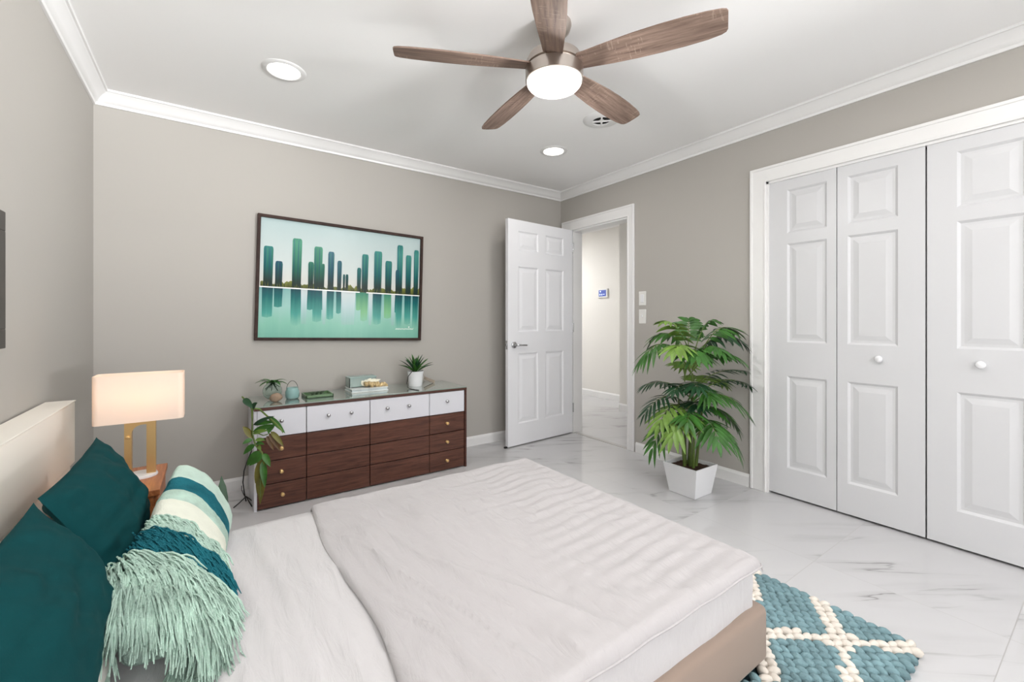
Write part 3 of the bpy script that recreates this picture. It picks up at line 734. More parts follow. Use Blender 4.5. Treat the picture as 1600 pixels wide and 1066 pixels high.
FR = [  # tip pixel, tip depth offset, root height, arch, leaflets, leaflet length, leaflet width, droop, material
    (1004, 560, -0.05, 0.86, 0.26, 10, 0.17, .028, .75, 'leaf'), (1022, 528, 0.08, 0.90, 0.20, 10, 0.16, .028, .6, 'leaf'), (1040, 502, -0.15, 0.90, 0.14, 10, 0.14, .030, .55, 'leaf2'),
    (1076, 500, 0.12, 0.92, 0.10, 9, 0.13, .030, .5, 'leaf'), (1112, 502, -0.10, 0.92, 0.14, 9, 0.14, .030, .6, 'leaf'), (1146, 516, 0.08, 0.90, 0.20, 10, 0.15, .028, .7, 'leaf'),
    (1160, 534, -0.02, 0.88, 0.22, 10, 0.15, .028, .75, 'leafd'), (1158, 562, -0.12, 0.80, 0.18, 10, 0.14, .028, .7, 'leaf'), (1090, 556, -0.32, 0.86, 0.16, 10, 0.15, .03, .7, 'leaf'), (1054, 548, -0.28, 0.86, 0.18, 9, 0.15, .03, .7, 'leaf2'), (1126, 548, -0.24, 0.86, 0.16, 9, 0.14, .03, .7, 'leaf'),
    (1006, 604, 0.0, 0.66, 0.14, 11, 0.13, .020, .5, 'leafd'), (1008, 646, -0.08, 0.58, 0.22, 10, 0.13, .020, .55, 'leafd'), (1168, 602, 0.06, 0.66, 0.16, 11, 0.13, .020, .5, 'leafd'), (1162, 580, 0.1, 0.70, 0.12, 10, 0.12, .020, .4, 'leafd'),
    (1164, 640, -0.12, 0.60, 0.20, 11, 0.17, .027, .55, 'leaf'), (1148, 664, -0.06, 0.54, 0.20, 10, 0.16, .027, .6, 'leaf'), (1112, 622, -0.28, 0.66, 0.14, 10, 0.15, .026, .6, 'leaf'), (1090, 606, -0.3, 0.68, 0.12, 10, 0.14, .024, .6, 'leafd'),
    (1054, 612, -0.22, 0.66, 0.14, 10, 0.13, .022, .5, 'leafd'), (1030, 664, -0.20, 0.52, 0.24, 9, 0.17, .030, .6, 'leaf2'), (1020, 700, -0.12, 0.46, 0.26, 9, 0.16, .029, .65, 'leaf'),
    (1050, 684, -0.30, 0.48, 0.24, 9, 0.16, .030, .7, 'leaf2'), (1152, 702, -0.16, 0.42, 0.24, 9, 0.17, .029, .6, 'leaf'), (1122, 690, -0.28, 0.46, 0.20, 9, 0.16, .028, .65, 'leaf'), (1074, 660, -0.3, 0.5, 0.16, 9, 0.15, .028, .6, 'leaf'),
    (1090, 636, -0.2, 0.58, 0.10, 10, 0.14, .026, .5, 'leafd'), (1130, 600, 0.12, 0.72, 0.12, 10, 0.13, .024, .5, 'leaf2'), (1070, 570, 0.14, 0.78, 0.12, 10, 0.14, .024, .5, 'leaf2'), (1130, 650, 0.12, 0.54, 0.14, 10, 0.14, .024, .5, 'leafd'), (1090, 590, 0.18, 0.70, 0.10, 9, 0.13, .024, .4, 'leaf2'), (1050, 640, 0.1, 0.56, 0.12, 10, 0.13, .024, .5, 'leafd')]
D0 = sY*PX+cY*PY
for px, py, dd, hz, rise, nl, ll, lw_, drp, m in FR:
    tp = at(px, py, D0+dd)
    b = Vector((PX+rp.uniform(-.04, .04), PY+rp.uniform(-.04, .04), hz-0.06))
    fm = MB(); frond(fm, b, tp, rise, nl, ll, lw_, 0.36, 1.0, drp, rng=rp)
    fm.v = [(min(p[0], XR-0.02), p[1], p[2]) for p in fm.v]
    obj('frond', fm, [M[m], M['stem']], pl, 40)

# ---------------------------------------------------------------- things on the dresser
Z = DZ
# glass globe with a plant
gx, gy = 0.335, 3.16
t = thing('glass_globe_planter', 'round clear glass globe with a small green plant on the left end of the dresser', 'planter', (gx, gy, Z))
gl = []
for i in range(13):
    a = -PI/2+PI*0.88*i/12; gl.append((max(0.0, 0.056*math.cos(a)), Z+0.058+0.056*math.sin(a)+0.0))
gl[0] = (0, Z+0.0015)
inn = [(max(0, r-0.002), z+(0.002 if i < 3 else 0)) for i, (r, z) in enumerate(gl)][::-1]
obj('glass_globe', MB().lathe(gl+inn, (gx, gy, 0), 32), M['clear'], t, 60)
lf = MB(); rg = random.Random(5)
for k in range(13):
    a = k*2.4; r = rg.uniform(0.06, 0.105); b = Vector((gx, gy, Z+0.105)); e = b+Vector((math.cos(a)*r, math.sin(a)*r*0.7, rg.uniform(-0.015, 0.02)))
    blade_leaf(lf, b, e, 0.030, sag=0.03, nrm=(0, 0, 1))
obj('foliage', lf, M['leaf'], t, 40)
lf = MB()
for k in range(7):
    a = k*0.9; lf.tube([(gx+math.cos(a)*0.03*q, gy+math.sin(a)*0.03*q, Z+0.11-0.022*q*(1+0.1*k)) for q in (0, 0.5, 1, 1.4)], 0.0025, 5)
obj('roots', lf, M['leafd'], t, 60)
# stone
sb = MB().ellip((0.345, 3.07, Z+0.0285), (0.040, 0.028, 0.029), Matrix.Rotation(0.5, 3, 'Z'), 18, 12, jit=0.25)
tag(obj('stone', sb, M['stone'], None, 60), 'brown rounded stone lying in front of the glass globe on the dresser', 'stone')
# teal jar
jx, jy = 0.446, 3.13
t = thing('glass_jar', 'small pale teal glass jar between the stone and the green tray', 'jar', (jx, jy, Z))
obj('glass', MB().lathe([(0, Z+.001), (0.034, Z+.001), (0.041, Z+0.012), (0.042, Z+0.05), (0.036, Z+0.062), (0.033, Z+0.07), (0.035, Z+0.074), (0.031, Z+0.074), (0.030, Z+0.066), (0.038, Z+0.05), (0.037, Z+0.014), (0, Z+0.008)], (jx, jy, 0), 32), M['teal_glass'], t, 60)
obj('contents', MB().lathe([(0, Z+.009), (0.0365, Z+0.012), (0.0375, Z+0.05), (0, Z+0.052)], (jx, jy, 0), 28), mat('aqua_sand', (150, 202, 200), 0.6, var=0.1), t, 60)
hd = MB(); hd.tube([(jx+0.034*math.cos(a)*1.0, jy, Z+0.055+0.062*math.sin(a)) for a in [PI*i/14 for i in range(15)]], 0.0016, 6)
obj('wire_handle', hd, M['black'], t, 60)
# green tray with leaf
t = thing('green_tray', 'flat sage green square tray holding a dark leaf, beside the teal jar', 'tray', (0.60, 3.14, Z))
x0, x1, y0, y1 = 0.515, 0.685, 3.06, 3.22
obj('dish', MB().box(x0, x1, y0, y1, Z, Z+0.006).box(x0, x1, y0, y0+.008, Z, Z+0.021, bev=.001).box(x0, x1, y1-.008, y1, Z, Z+0.021, bev=.001).box(x0, x0+.008, y0, y1, Z, Z+0.021, bev=.001).box(x1-.008, x1, y0, y1, Z, Z+0.021, bev=.001), M['sage'], t)
lf = MB()
for k in range(6):
    b = Vector((0.56+k*0.014, 3.12+0.004*k, Z+0.010)); blade_leaf(lf, b, b+Vector((0.045*(-1)**k, 0.05, 0.014)), 0.024, sag=0.012)
obj('leaf_sprig', lf, M['darkgreen'], t, 40)
# box and book with gold ornament
tag(obj('book', MB().box(0.815, 1.075, 3.11, 3.30, Z, Z+0.008, bev=.002).box(0.82, 1.07, 3.115, 3.295, Z+0.008, Z+0.022, 1).box(0.815, 1.075, 3.11, 3.30, Z+0.022, Z+0.028, bev=.002), [mat('pale_grey_book_cover', (214, 218, 216), 0.35, var=0.15), mat('book_pages', (196, 206, 208), 0.8, bump=(150, 0.6, 0.002), var=0.15)], None),
    'pale book lying flat on the dresser under the clear box', 'book')
t = thing('clear_box', 'clear textured keepsake box standing on the pale book', 'box', (0.90, 3.235, Z+0.028))
bx = MB(); x0, x1, y0, y1, z0, z1 = 0.82, 1.01, 3.185, 3.29, Z+0.0285, Z+0.095
bx.box(x0, x1, y0, y1, z0, z0+.004).box(x0, x1, y0, y0+.004, z0, z1).box(x0, x1, y1-.004, y1, z0, z1).box(x0, x0+.004, y0, y1, z0, z1).box(x1-.004, x1, y0, y1, z0, z1)
obj('box_walls', bx, M['acrylic'], t)
obj('lid', MB().box(x0-.003, x1+.003, y0-.003, y1+.003, z1, z1+0.008, bev=.002), mat('grey_mint_lid', (150, 172, 168), 0.2, bump=(60, 0.2, 0.001)), t)
t = thing('shell_ornament', 'gold and pearl shell ornament lying on the book before the clear box', 'ornament', (0.98, 3.15, Z+0.028))
so = MB()
for k in range(9):
    f = k/8; so.ellip((0.93+0.14*f, 3.150, Z+0.0285+0.021-0.012*f+0.004*(k % 2)), (0.017+0.006*((k*7) % 3)/3, 0.018*(1-0.7*f)+0.003+0.003*(k % 2), 0.020*(1-0.62*f)+0.003*((k+1) % 2)), Matrix.Rotation(0.9*(k % 3-1), 3, 'Y'), 10, 8, jit=0.6)
obj('gold_shell', so, M['gold'], t, 60)
so = MB()
for k in range(5): blade_leaf(so, (0.92, 3.165, Z+0.035), (0.90+0.035*k, 3.172, Z+0.088-0.006*abs(k-2)), 0.034, sag=0.01, nrm=(0, -1, 0.3))
obj('pearl_fan', so, M['shellwhite'], t, 60)
# white pot plant
wx, wy = 1.322, 3.20
t = thing('potted_succulent', 'spiky green succulent in a round white pot on the right end of the dresser', 'potted plant', (wx, wy, Z))
obj('pot', MB().lathe([(0, Z), (0.050, Z), (0.052, Z+0.003), (0.055, Z+0.06), (0.063, Z+0.113), (0.064, Z+0.116), (0.060, Z+0.116), (0.056, Z+0.10), (0, Z+0.10)], (wx, wy, 0), 40), M['ceramic'], t, 40)
obj('soil', MB().lathe([(0.0575, Z+0.1015), (0, Z+0.106)], (wx, wy, 0), 24), M['soil'], t)
rg = random.Random(9)
for k in range(26):
    a = k*2.39996; el = 0.35+1.0*(k/26); L = 0.155-0.02*(k/26)+rg.uniform(-.02, .02)
    dv = Vector((math.cos(a)*math.cos(el), math.sin(a)*math.cos(el)*0.85, math.sin(el)))
    b = Vector((wx, wy, Z+0.105))+Vector((dv.x, dv.y, 0))*0.012
    lf = MB(); blade_leaf(lf, b, b+dv*L, 0.026, sag=0.02, fold=0.6, nrm=(-dv.x, -dv.y, 1.2), peak=0.35)
    obj('leaf', lf, M['leaf'] if k % 3 else M['leafd'], t, 40)
tag(obj('cord', MB().tube([(wx-0.03, wy-0.055, Z+0.118), (wx-0.06, wy-0.075, Z+0.122), (wx-0.095, wy-0.09, Z+0.09), (wx-0.11, wy-0.10, Z+0.04), (wx-0.108, wy-0.11, Z+0.012), (wx-0.10, wy-0.14, Z+0.003), (wx-0.085, wy-0.19, Z+0.003), (wx-0.07, wy-0.235, Z+0.003)], 0.0028, 7), M['black'], None, 60),
    'thin dark cord curling from the white succulent pot over the dresser top', 'cord')
t = thing('wooden_tag', 'small greyish wooden tag leaning behind the white succulent pot', 'tag', (1.47, 3.26, Z))
Mt = Matrix.Translation((1.47, 3.27, Z+0.026)) @ Matrix.Rotation(0.45, 4, 'Y') @ Matrix.Rotation(-0.3, 4, 'Z')
obj('tag_board', MB().box(-0.045, 0.045, -0.007, 0.007, -0.012, 0.012, bev=.002, M4=Mt), mat('weathered_tag', (150, 138, 124), 0.7, var=0.2), t)
obj('string', MB().tube([(1.435, 3.265, Z+0.044), (1.41, 3.25, Z+0.075), (1.40, 3.235, Z+0.10), (1.385, 3.22, Z+0.118)], 0.0015, 5), M['stone'], t, 60)

# ---------------------------------------------------------------- trailing plant on a wire stand by the dresser's left corner
t = thing('trailing_plant', 'trailing green plant on a thin black wire stand at the left corner of the dresser', 'potted plant', (0.13, 3.02, 0))
def q(x, y, d): return at(340+x/5.607, 620+y/5.607, d)
def floorpt(x, y):
    px, py = 340+x/5.607, 620+y/5.607; return at(px, py, 1.126*677/(py-501))
hub = floorpt(250, 925)+Vector((0, 0, 0.006)); dh = sY*hub.x+cY*hub.y
ws = MB()
ws.tube([hub, q(235, 850, dh), q(222, 750, dh-0.01), q(232, 650, dh-.02), q(255, 580, dh-.03), q(300, 470, dh-.04), q(310, 340, dh-.05), q(305, 130, dh-.06)], 0.0035, 6)
for x, y in ((140, 978), (300, 965), (355, 950)):
    fp = floorpt(x, y); ws.tube([hub+Vector((0, 0, 0.03)), (hub*0.4+fp*0.6)+Vector((0, 0, 0.012)), fp+Vector((0, 0, 0.0035))], 0.0032, 6)
ws.tube([q(235, 870, dh), q(212, 820, dh), q(210, 780, dh)], 0.002, 5)
obj('wire_stand', ws, M['black'], t, 60)
DP = 2.46
st = MB()
st.tube([q(215, 0, 2.56), q(260, 50, 2.54), q(303, 105, DP), q(303, 330, DP), q(335, 430, DP), q(390, 490, DP), q(400, 560, DP), q(375, 720, DP), q(375, 880, DP)], [0.004, 0.006, 0.006, 0.005, 0.005, 0.0045, 0.004, 0.003, 0.002], 6)
st.tube([q(303, 105, DP), q(365, 108, DP), q(440, 175, DP), q(510, 235, DP-.02), q(560, 290, DP-.03), q(572, 320, DP-.03)], [0.005, 0.0055, 0.005, 0.0045, 0.004, 0.002], 6)
st.tube([q(303, 300, DP), q(400, 340, DP), q(440, 330, DP)], 0.003, 5)
obj('stem', st, M['stem'], t, 60)
LV = [((225, 20), (308, 105), 42, 'leafd'), ((300, 110), (350, 55), 34, 'leafd'), ((440, 170), (592, 322), 36, 'leaf'), ((310, 250), (500, 172), 26, 'leafd'), ((312, 245), (500, 228), 34, 'leaf'), ((308, 310), (512, 248), 36, 'leaf'), ((310, 325), (440, 300), 30, 'leaf2'),
      ((303, 365), (222, 262), 40, 'olive'), ((305, 378), (218, 418), 30, 'leaf'), ((328, 422), (226, 508), 38, 'leaf'), ((372, 478), (258, 605), 52, 'leaf'), ((395, 500), (280, 606), 62, 'leaf'), ((398, 500), (462, 615), 42, 'leaf'),
      ((330, 385), (420, 385), 24, 'leaf2'), ((335, 415), (410, 420), 24, 'leaf'), ((350, 440), (380, 470), 26, 'leaf2'), ((465, 305), (580, 440), 34, 'olive'), ((450, 320), (548, 478), 36, 'brownleaf'), ((430, 345), (490, 470), 34, 'brownleaf'),
      ((400, 545), (330, 760), 52, 'olive'), ((405, 545), (372, 945), 58, 'olive'), ((395, 560), (415, 800), 44, 'leaf'), ((390, 600), (345, 850), 44, 'olive'), ((500, 245), (440, 330), 26, 'leaf'), ((440, 270), (450, 330), 22, 'leaf')]
for (ax, ay), (bx_, by), wd, m in LV:
    lf = MB(); dd = DP+random.uniform(-.03, .02)
    blade_leaf(lf, q(ax, ay, DP), q(bx_, by, dd), 1.3*wd/5.607/677*DP, sag=0.012, fold=0.3, nrm=(-0.3, -1, 0.5), n=9)
    obj('leaf', lf, M[m], t, 40)

# ---------------------------------------------------------------- bed
BX0, BX1, BY0, BY1 = -0.44, 1.452, 0.685, 1.945
bed = thing('bed', 'low bed with cream headboard, taupe upholstered base and white mattress', 'bed', ((BX0+BX1)/2, (BY0+BY1)/2, 0))
obj('base', MB().box(BX0, BX1+0.022, BY0-0.018, BY1+0.012, 0.035, 0.212, bev=0.022, seg=4), M['taupe'], bed, 50)
for x in (BX0+0.06, BX1-0.08):
    for y in (BY0+0.02, BY1-0.10): obj('foot', MB().box(x, x+0.06, y, y+0.06, 0.0065 if x > 1 and y < 1 else 0.0, 0.04, bev=0.004), M['black'], bed)
hb = MB(); hb.box(-0.525, -0.4446, 0.20, 2.46, 0.552, 0.798, bev=0.004)
obj('headboard', hb, M['cream'], bed, 50)
obj('headboard_ledge', MB().box(-0.530, -0.442, 0.198, 2.463, 0.7985, 0.803, bev=0.0015), M['cream'], bed)
obj('headboard_panel', MB().box(-0.525, -0.458, 0.20, 2.46, 0.0, 0.551, bev=0.004), M['cream'], bed)
def side_noise(x, y, z): return mnoise.noise(Vector((x*7, y*7, z*16)))*0.006+mnoise.noise(Vector((x*22, y*22, z*30)))*0.002
# mattress in its fitted sheet: rounded slab with wrinkles
def slab(x0, x1, y0, y1, z0, z1, r, nx, ny, nz, top, side):
    """closed rounded box as a grid wrapped round the outline: rings from bottom edge over the side to the top"""
    mb = MB(); per = []
    def outline(ins):
        P_ = []; rr = max(0.004, r-ins)
        a0, a1, b0, b1 = x0+ins, x1-ins, y0+ins, y1-ins
        seq = [((a0+rr, b0), (a1-rr, b0), nx), ((a1, b0+rr), (a1, b1-rr), ny), ((a1-rr, b1), (a0+rr, b1), nx), ((a0, b1-rr), (a0, b0+rr), ny)]
        cen = [(a1-rr, b0+rr, -PI/2), (a1-rr, b1-rr, 0), (a0+rr, b1-rr, PI/2), (a0+rr, b0+rr, PI)]
        for (p, q_, n), (cx, cy, a) in zip(seq, cen):
            for i in range(n): f = i/n; P_.append((p[0]+(q_[0]-p[0])*f, p[1]+(q_[1]-p[1])*f))
            for i in range(5): an = a+PI/2*i/5; P_.append((cx+rr*math.cos(an), cy+rr*math.sin(an)))
        return P_
    rings = []
    zt = z1-r*0.6
    for i in range(nz+1): rings.append((0.0, z0+(zt-z0)*i/nz, 1))
    for i in range(1, 6):
        a = PI/2*i/5; rings.append((r*0.8*(1-math.cos(a)), zt+(z1-zt)*math.sin(a), 1-0.2*i))
    for ins, z, wgt in rings:
        R = []
        for x, y in outline(ins):
            cx, cy = (x0+x1)/2, (y0+y1)/2; d = Vector((x-cx, y-cy)); 
            n_ = Vector((1 if x > x1-r*1.2 else -1 if x < x0+r*1.2 else 0, 1 if y > y1-r*1.2 else -1 if y < y0+r*1.2 else 0))
            n_ = n_.normalized() if n_.length else Vector((0, 0))
            k = side(x, y, z)*max(0, wgt)
            R.append((x+n_.x*k, y+n_.y*k, z))
        per.append(R)
    n = len(per[0]); vs = [p for R in per for p in R]
    fs = [(i*n+k, i*n+(k+1) % n, (i+1)*n+(k+1) % n, (i+1)*n+k) for i in range(len(per)-1) for k in range(n)]
    fs.append(tuple(range(n))[::-1])
    mb.add(vs, fs)
    # top surface
    last = rings[-1][0]
    ins = last; a0, a1, b0, b1 = x0+ins, x1-ins, y0+ins, y1-ins; rr = max(0.004, r-ins)
    gx, gy = int((a1-a0)/0.0125), int((b1-b0)/0.0125)
    def tf(u, v):
        x, y = a0-0.003+(a1-a0+0.006)*u, b0-0.003+(b1-b0+0.006)*v
        e = min(x-a0, a1-x, y-b0, b1-y)
        e = max(0.0, min(1.0, e/0.06))
        return (x, y, z1-0.0012+top(x, y)*e*e*(3-2*e)+0.0012*e)
    mb.grid(gx, gy, tf)
    return mb
def mat_top(x, y):
    f = mnoise.noise(Vector((x*9+y*1.5, y*1.8, 3)))*0.011+mnoise.noise(Vector((x*24+y*4, y*3, 1)))*0.004
    f += (1-abs(mnoise.noise(Vector((x*13+y*1.2, y*1.4, 6)))))**7*0.009
    return f
obj('mattress', slab(BX0+0.004, BX1-0.006, BY0+0.008, BY1-0.006, 0.205, 0.345, 0.03, 60, 40, 6, mat_top, side_noise), M['sheet'], bed, 60)
# duvet, folded back near the pillows
def fold_x(y): return 0.335+0.012*math.sin(y*7.0)+0.01*mnoise.noise(Vector((y*5, 0, 0)))
dv = MB()
def duv_h(x, y):
    p = Vector((x, y, 0))
    # long soft folds fanning from the fold towards the foot, cross ripples near the far edge
    near = max(0, min(1, (1.25-x)/0.5))
    wx = x+0.05*mnoise.noise(Vector((x*2, y*2, 7)))
    a = mnoise.noise(Vector((wx*6.5+y*0.9, y*1.1, 5)))*0.015
    b = (1-abs(mnoise.noise(Vector((wx*9+y*2.2, y*1.3, 9)))))**6*0.011*near
    b += (1-abs(mnoise.noise(Vector((wx*19+y*3, y*2.2, 3)))))**7*0.005*near
    b += (1-abs(mnoise.noise(Vector((x*5+y*9, y*6-x*4, 13)))))**8*0.005*(1-near*0.7)
    far = max(0, min(1, (y-1.15)/0.6))
    c = math.sin((y*1.0-x*0.08)*2*PI/0.062+2*mnoise.noise(p*3))*0.0022*max(0, min(1, (x-0.75)/0.4))
    d = mnoise.noise(Vector((x*3, y*13, 2)))*0.005*far
    return a+b*(1-0.4*far)+c+d-0.006
def edge(dist, r=0.03):
    if dist >= r: return 0.0
    q_ = 1-max(0, dist)/r
    return -(r*0.95)*(1-math.sqrt(max(0, 1-q_*q_)))
def foldlip(d):
    if d >= 0.05: return 0.0
    q_ = 1-max(0, d)/0.05
    return -0.015*(1-math.sqrt(max(0, 1-q_*q_)))
nu, nv = 130, 150
def duvf(u, v):
    y = BY0-0.006+(BY1+0.006-BY0+0.006)*v
    x0 = fold_x(y); x = x0+(BX1+0.010-x0)*(1-(1-u)**1.0)
    dx0, dx1, dy = x-x0, BX1+0.010-x, min(y-BY0+0.006, BY1+0.006-y)
    e = max(0, min(1, min(dx0, dx1, dy)/0.07))
    z = 0.368+duv_h(x, y)*(0.25+0.75*e)+edge(dx1)+edge(dy)+foldlip(dx0)
    z += 0.004*math.exp(-(dx0/0.03)**2)
    return (x, y, z)
dv.grid(nu, nv, duvf)
# turned-under rim, so the duvet has a thickness: skirt then underside
rim = [duvf(i/(nu-1), 0) for i in range(nu)]+[duvf(1, j/(nv-1)) for j in range(1, nv)]+[duvf(i/(nu-1), 1) for i in range(nu-2, -1, -1)]+[duvf(0, j/(nv-1)) for j in range(nv-2, 0, -1)]
n = len(rim); lo = []
for x, y, z in rim:
    lo.append((x, y, 0.338 if x > 0.36 or y < BY0+.01 or y > BY1-.01 else 0.350))
dv.add(rim+lo, [(i, (i+1) % n, n+(i+1) % n, n+i) for i in range(n)]+[tuple(range(n, 2*n))])
duvet = tag(obj('duvet', dv, M['duvet'], None, 50), 'white duvet folded back over the lower part of the bed', 'duvet')
pp = [(1.46+0.004, BY0-0.008, 0.339)]
pip = MB()
pts = [(x, BY0-0.007, 0.339+0.002*math.sin(x*30)) for x in [0.36+i*(BX1-0.36)/50 for i in range(51)]]
pip.tube(pts+[(BX1+0.010, BY0, 0.339), (BX1+0.011, BY0+0.05, 0.339), (BX1+0.011, BY1, 0.339)], 0.0032, 6)
obj('seam_piping', pip, M['duvet'], duvet, 60)

def cushion(name, c, ux, uy, w, h, t, m, parent=None, seed=0, wr=1.0, n=44, power=2.6, ex=0.52):
    """soft cushion: w along ux, h along uy, thickness along ux x uy, pinched corners and creases"""
    ux = Vector(ux).normalized(); uy = Vector(uy); uy = (uy-ux*uy.dot(ux)).normalized(); uz = ux.cross(uy)
    c = Vector(c); mb = MB()
    for sgn in (1, -1):
        def fn(u, v):
            a, b = 2*u-1, 2*v-1
            ea, eb = 1-abs(a)**power, 1-abs(b)**power
            th = t/2*max(0, ea*eb)**ex
            pin = 1-0.06*(1-abs(b)**2)*abs(a)**3
            pin2 = 1-0.07*(1-abs(a)**2)*abs(b)**3
            x, y = a*w/2*pin, b*h/2*pin2
            P3 = Vector((x*7, y*9, seed+sgn))
            cr = mnoise.noise(Vector((x*6+seed, y*26, seed)))*0.006+mnoise.noise(Vector((x*22, y*30+x*10, seed+3)))*0.0025+mnoise.noise(P3)*0.008
            th2 = th+cr*wr*min(1, th/(t*0.2))
            return c+ux*x+uy*y+uz*(sgn*th2)
        mb.grid(n, n, fn)
    return mb
for lab, y0, y1, s in (('ivory sleeping pillow lying under the far teal cushion', 1.335, 1.975, 2), ('ivory sleeping pillow lying under the near teal cushion', 0.69, 1.325, 5)):
    o = obj('sleeping_pillow', cushion('p', (-0.300, (y0+y1)/2, 0.424), (0, 1, 0), (-1, 0, 0), y1-y0, 0.285, 0.130, None, seed=s, wr=1.0), M['pillow'], None, 60)
    tag(o, lab, 'pillow', 'ivory sleeping pillows')
def teal_cushion(y0, y1, seed, lab):
    lo = Vector((-0.178, (y0+y1)/2, 0.462)); hi = Vector((-0.312, (y0+y1)/2-0.01, 0.715))
    c = (lo+hi)/2; o = obj('cushion', cushion('c', c, (0, 1, 0), hi-lo, y1-y0, (hi-lo).length+0.02, 0.125, None, seed=seed, wr=1.7, n=64, power=2.2, ex=0.62), M['teal'], None, 60)
    tag(o, lab, 'cushion', 'deep teal cushions'); return o
teal_cushion(1.42, 2.05, 4, 'deep teal cushion nearer the lamp, leaning on the headboard')
teal_cushion(0.76, 1.395, 8, 'deep teal cushion at the bottom left corner, cut off by the picture edge')

# ---------------------------------------------------------------- fringed throw cushion
tc = thing('throw_cushion', 'long mint, teal and cream striped throw cushion with a shaggy fringe', 'cushion', (-0.05, 1.62, 0.36))
YA, YZ = 1.25, 1.985
def sec(y):
    f = (y-YA)/(YZ-YA)
    F = Vector((-0.012+0.068*f, 0, 0.352)); Rg = Vector((-0.165+0.088*f, 0, 0.520+0.085*f)); Bk = Vector((-0.155+0.03*f, 0, 0.37))
    return [F, F+Vector((0.018, 0, 0.05)), F*0.62+Rg*0.38+Vector((0.030+0.012*f, 0, 0.035)), F*0.28+Rg*0.72+Vector((0.026+0.012*f, 0, 0.030)), Rg+Vector((0.006, 0, 0.003)), Rg+Vector((-0.024, 0, -0.022)), Rg*0.5+Bk*0.5+Vector((-0.015, 0, 0)), Bk, Bk*0.5+F*0.5+Vector((0, 0, -0.004))]
def catm(p, n):
    out = []; m = len(p)
    for i in range(n):
        s = i/n*m; k = int(s); f = s-k
        a, b, c, d = p[(k-1) % m], p[k % m], p[(k+1) % m], p[(k+2) % m]
        out.append(0.5*((2*b)+(c-a)*f+(2*a-5*b+4*c-d)*f*f+(3*b-a-3*c+d)*f*f*f))
    return out
NS = 64
BANDS = [(1.25, 1.385, 'mint'), (1.385, 1.515, 'tealyarn'), (1.515, 1.60, 'mint'), (1.60, 1.70, 'creamyarn'), (1.70, 1.765, 'mint'), (1.765, 1.85, 'tealyarn'), (1.85, 1.985, 'mintlight')]
mats_ = ['mint', 'tealyarn', 'creamyarn', 'mintlight']
ys = [YA]
for a, b, m in BANDS:
    k = 8
    ys += [a+(b-a)*i/k for i in range(1, k+1)]
def section(y):
    e = min(1.0, max(0.0, (y-YA)/0.035), max(0.0, (YZ-y)/0.05))
    sc = 0.55+0.45*math.sqrt(max(0, 1-(1-e)**2))
    P_ = catm(sec(y), NS); c = sum(P_, Vector())/NS; R = []
    for i, p in enumerate(P_):
        p = c+(p-c)*sc
        rel = (p-c); k = mnoise.noise(Vector((i*0.12, y*9, 4)))*0.006+mnoise.noise(Vector((i*0.5, y*30, 8)))*0.003
        p = p+rel.normalized()*k
        R.append(Vector((p.x, y+(p.z-0.45)*0.10, max(0.349, p.z))))
    return R
tb = MB(); secs = [section(y) for y in ys]
for j in range(len(ys)-1):
    ym = (ys[j]+ys[j+1])/2; m = [b[2] for b in BANDS if b[0] <= ym <= b[1]][0]
    for i in range(NS):
        i2 = (i+1) % NS
        tb.add([secs[j][i], secs[j][i2], secs[j+1][i2], secs[j+1][i]], [(0, 1, 2, 3)], mats_.index(m))
tb.add(secs[0], [tuple(range(NS))], 0); tb.add(secs[-1], [tuple(range(NS))[::-1]], 3)
obj('cover', tb, [M[k] for k in mats_], tc, 60)
# surface lookup for the fringe: point and outward normal at (angle index, y)
def surf(i, y):
    S0, S1 = section(y), section(y+0.01)
    p = S0[i % NS]; tx = S0[(i+1) % NS]-S0[(i-1) % NS]; ty = S1[i % NS]-p
    n_ = tx.cross(ty).normalized(); c = sum(S0, Vector())/NS
    if n_.dot(p-c) < 0: n_ = -n_
    return p, n_, -tx.normalized()      # third: direction down the front, towards the foot
rf = random.Random(21)
def strands(name, mname, spec, lab):
    fb = MB()
    for (i, y, L, dvec, lift) in spec:
        p, n_, dn = surf(i, y)
        d = (dn*dvec[0]+Vector((0, -1, 0))*dvec[1]+n_*dvec[2]+Vector((rf.gauss(0, .12), rf.gauss(0, .12), rf.gauss(0, .06)))).normalized()
        pts = []
        for s in range(6):
            f = s/5
            w_ = p+d*(L*f)+n_*(lift*math.sin(PI*min(1, f*1.15)))+Vector((0, 0, -0.42*L*f*f))
            pts.append(Vector((w_.x, w_.y, max(0.353, w_.z))))
        fb.tube(pts, [0.0025, 0.0025, 0.0024, 0.0023, 0.0020, 0.0010], 4)
    obj(name, fb, M[mname], tc, 60, label=lab, stuff=True)
front = list(range(0, 33))      # section indices from the foot over the front to the ridge (0=foot)
spec = []
for k in range(800):
    i = rf.randint(2, 33); y = rf.uniform(1.41, 1.515)
    spec.append((i, y, rf.uniform(0.045, 0.075) if i > 6 else 0.035, (0.5, 0.6, 0.22), 0.008))
strands('fringe', 'tealyarn', spec, 'shaggy teal fringe band')
spec = []
for k in range(1700):
    i = rf.randint(1, 44); y = rf.choice([1.390, 1.365, 1.34, 1.315, 1.29, 1.27])+rf.uniform(-.008, .008)
    e = (1.39-y)/0.12
    spec.append((i, y, rf.uniform(0.065, 0.11) if i > 7 else 0.05, (0.5-0.5*e if i > 7 else -0.2, 0.65+0.2*e, 0.30), 0.014))
for k in range(900):
    i = rf.randint(-4, 44); y = rf.choice([1.285, 1.27, 1.258])+rf.uniform(-.006, .006)
    spec.append((i, y, rf.uniform(0.09, 0.15), (0.05, 0.8, 0.15 if i > 5 else 0.02), 0.012))
strands('fringe', 'mint', spec, 'long pale mint end fringe')
spec = []
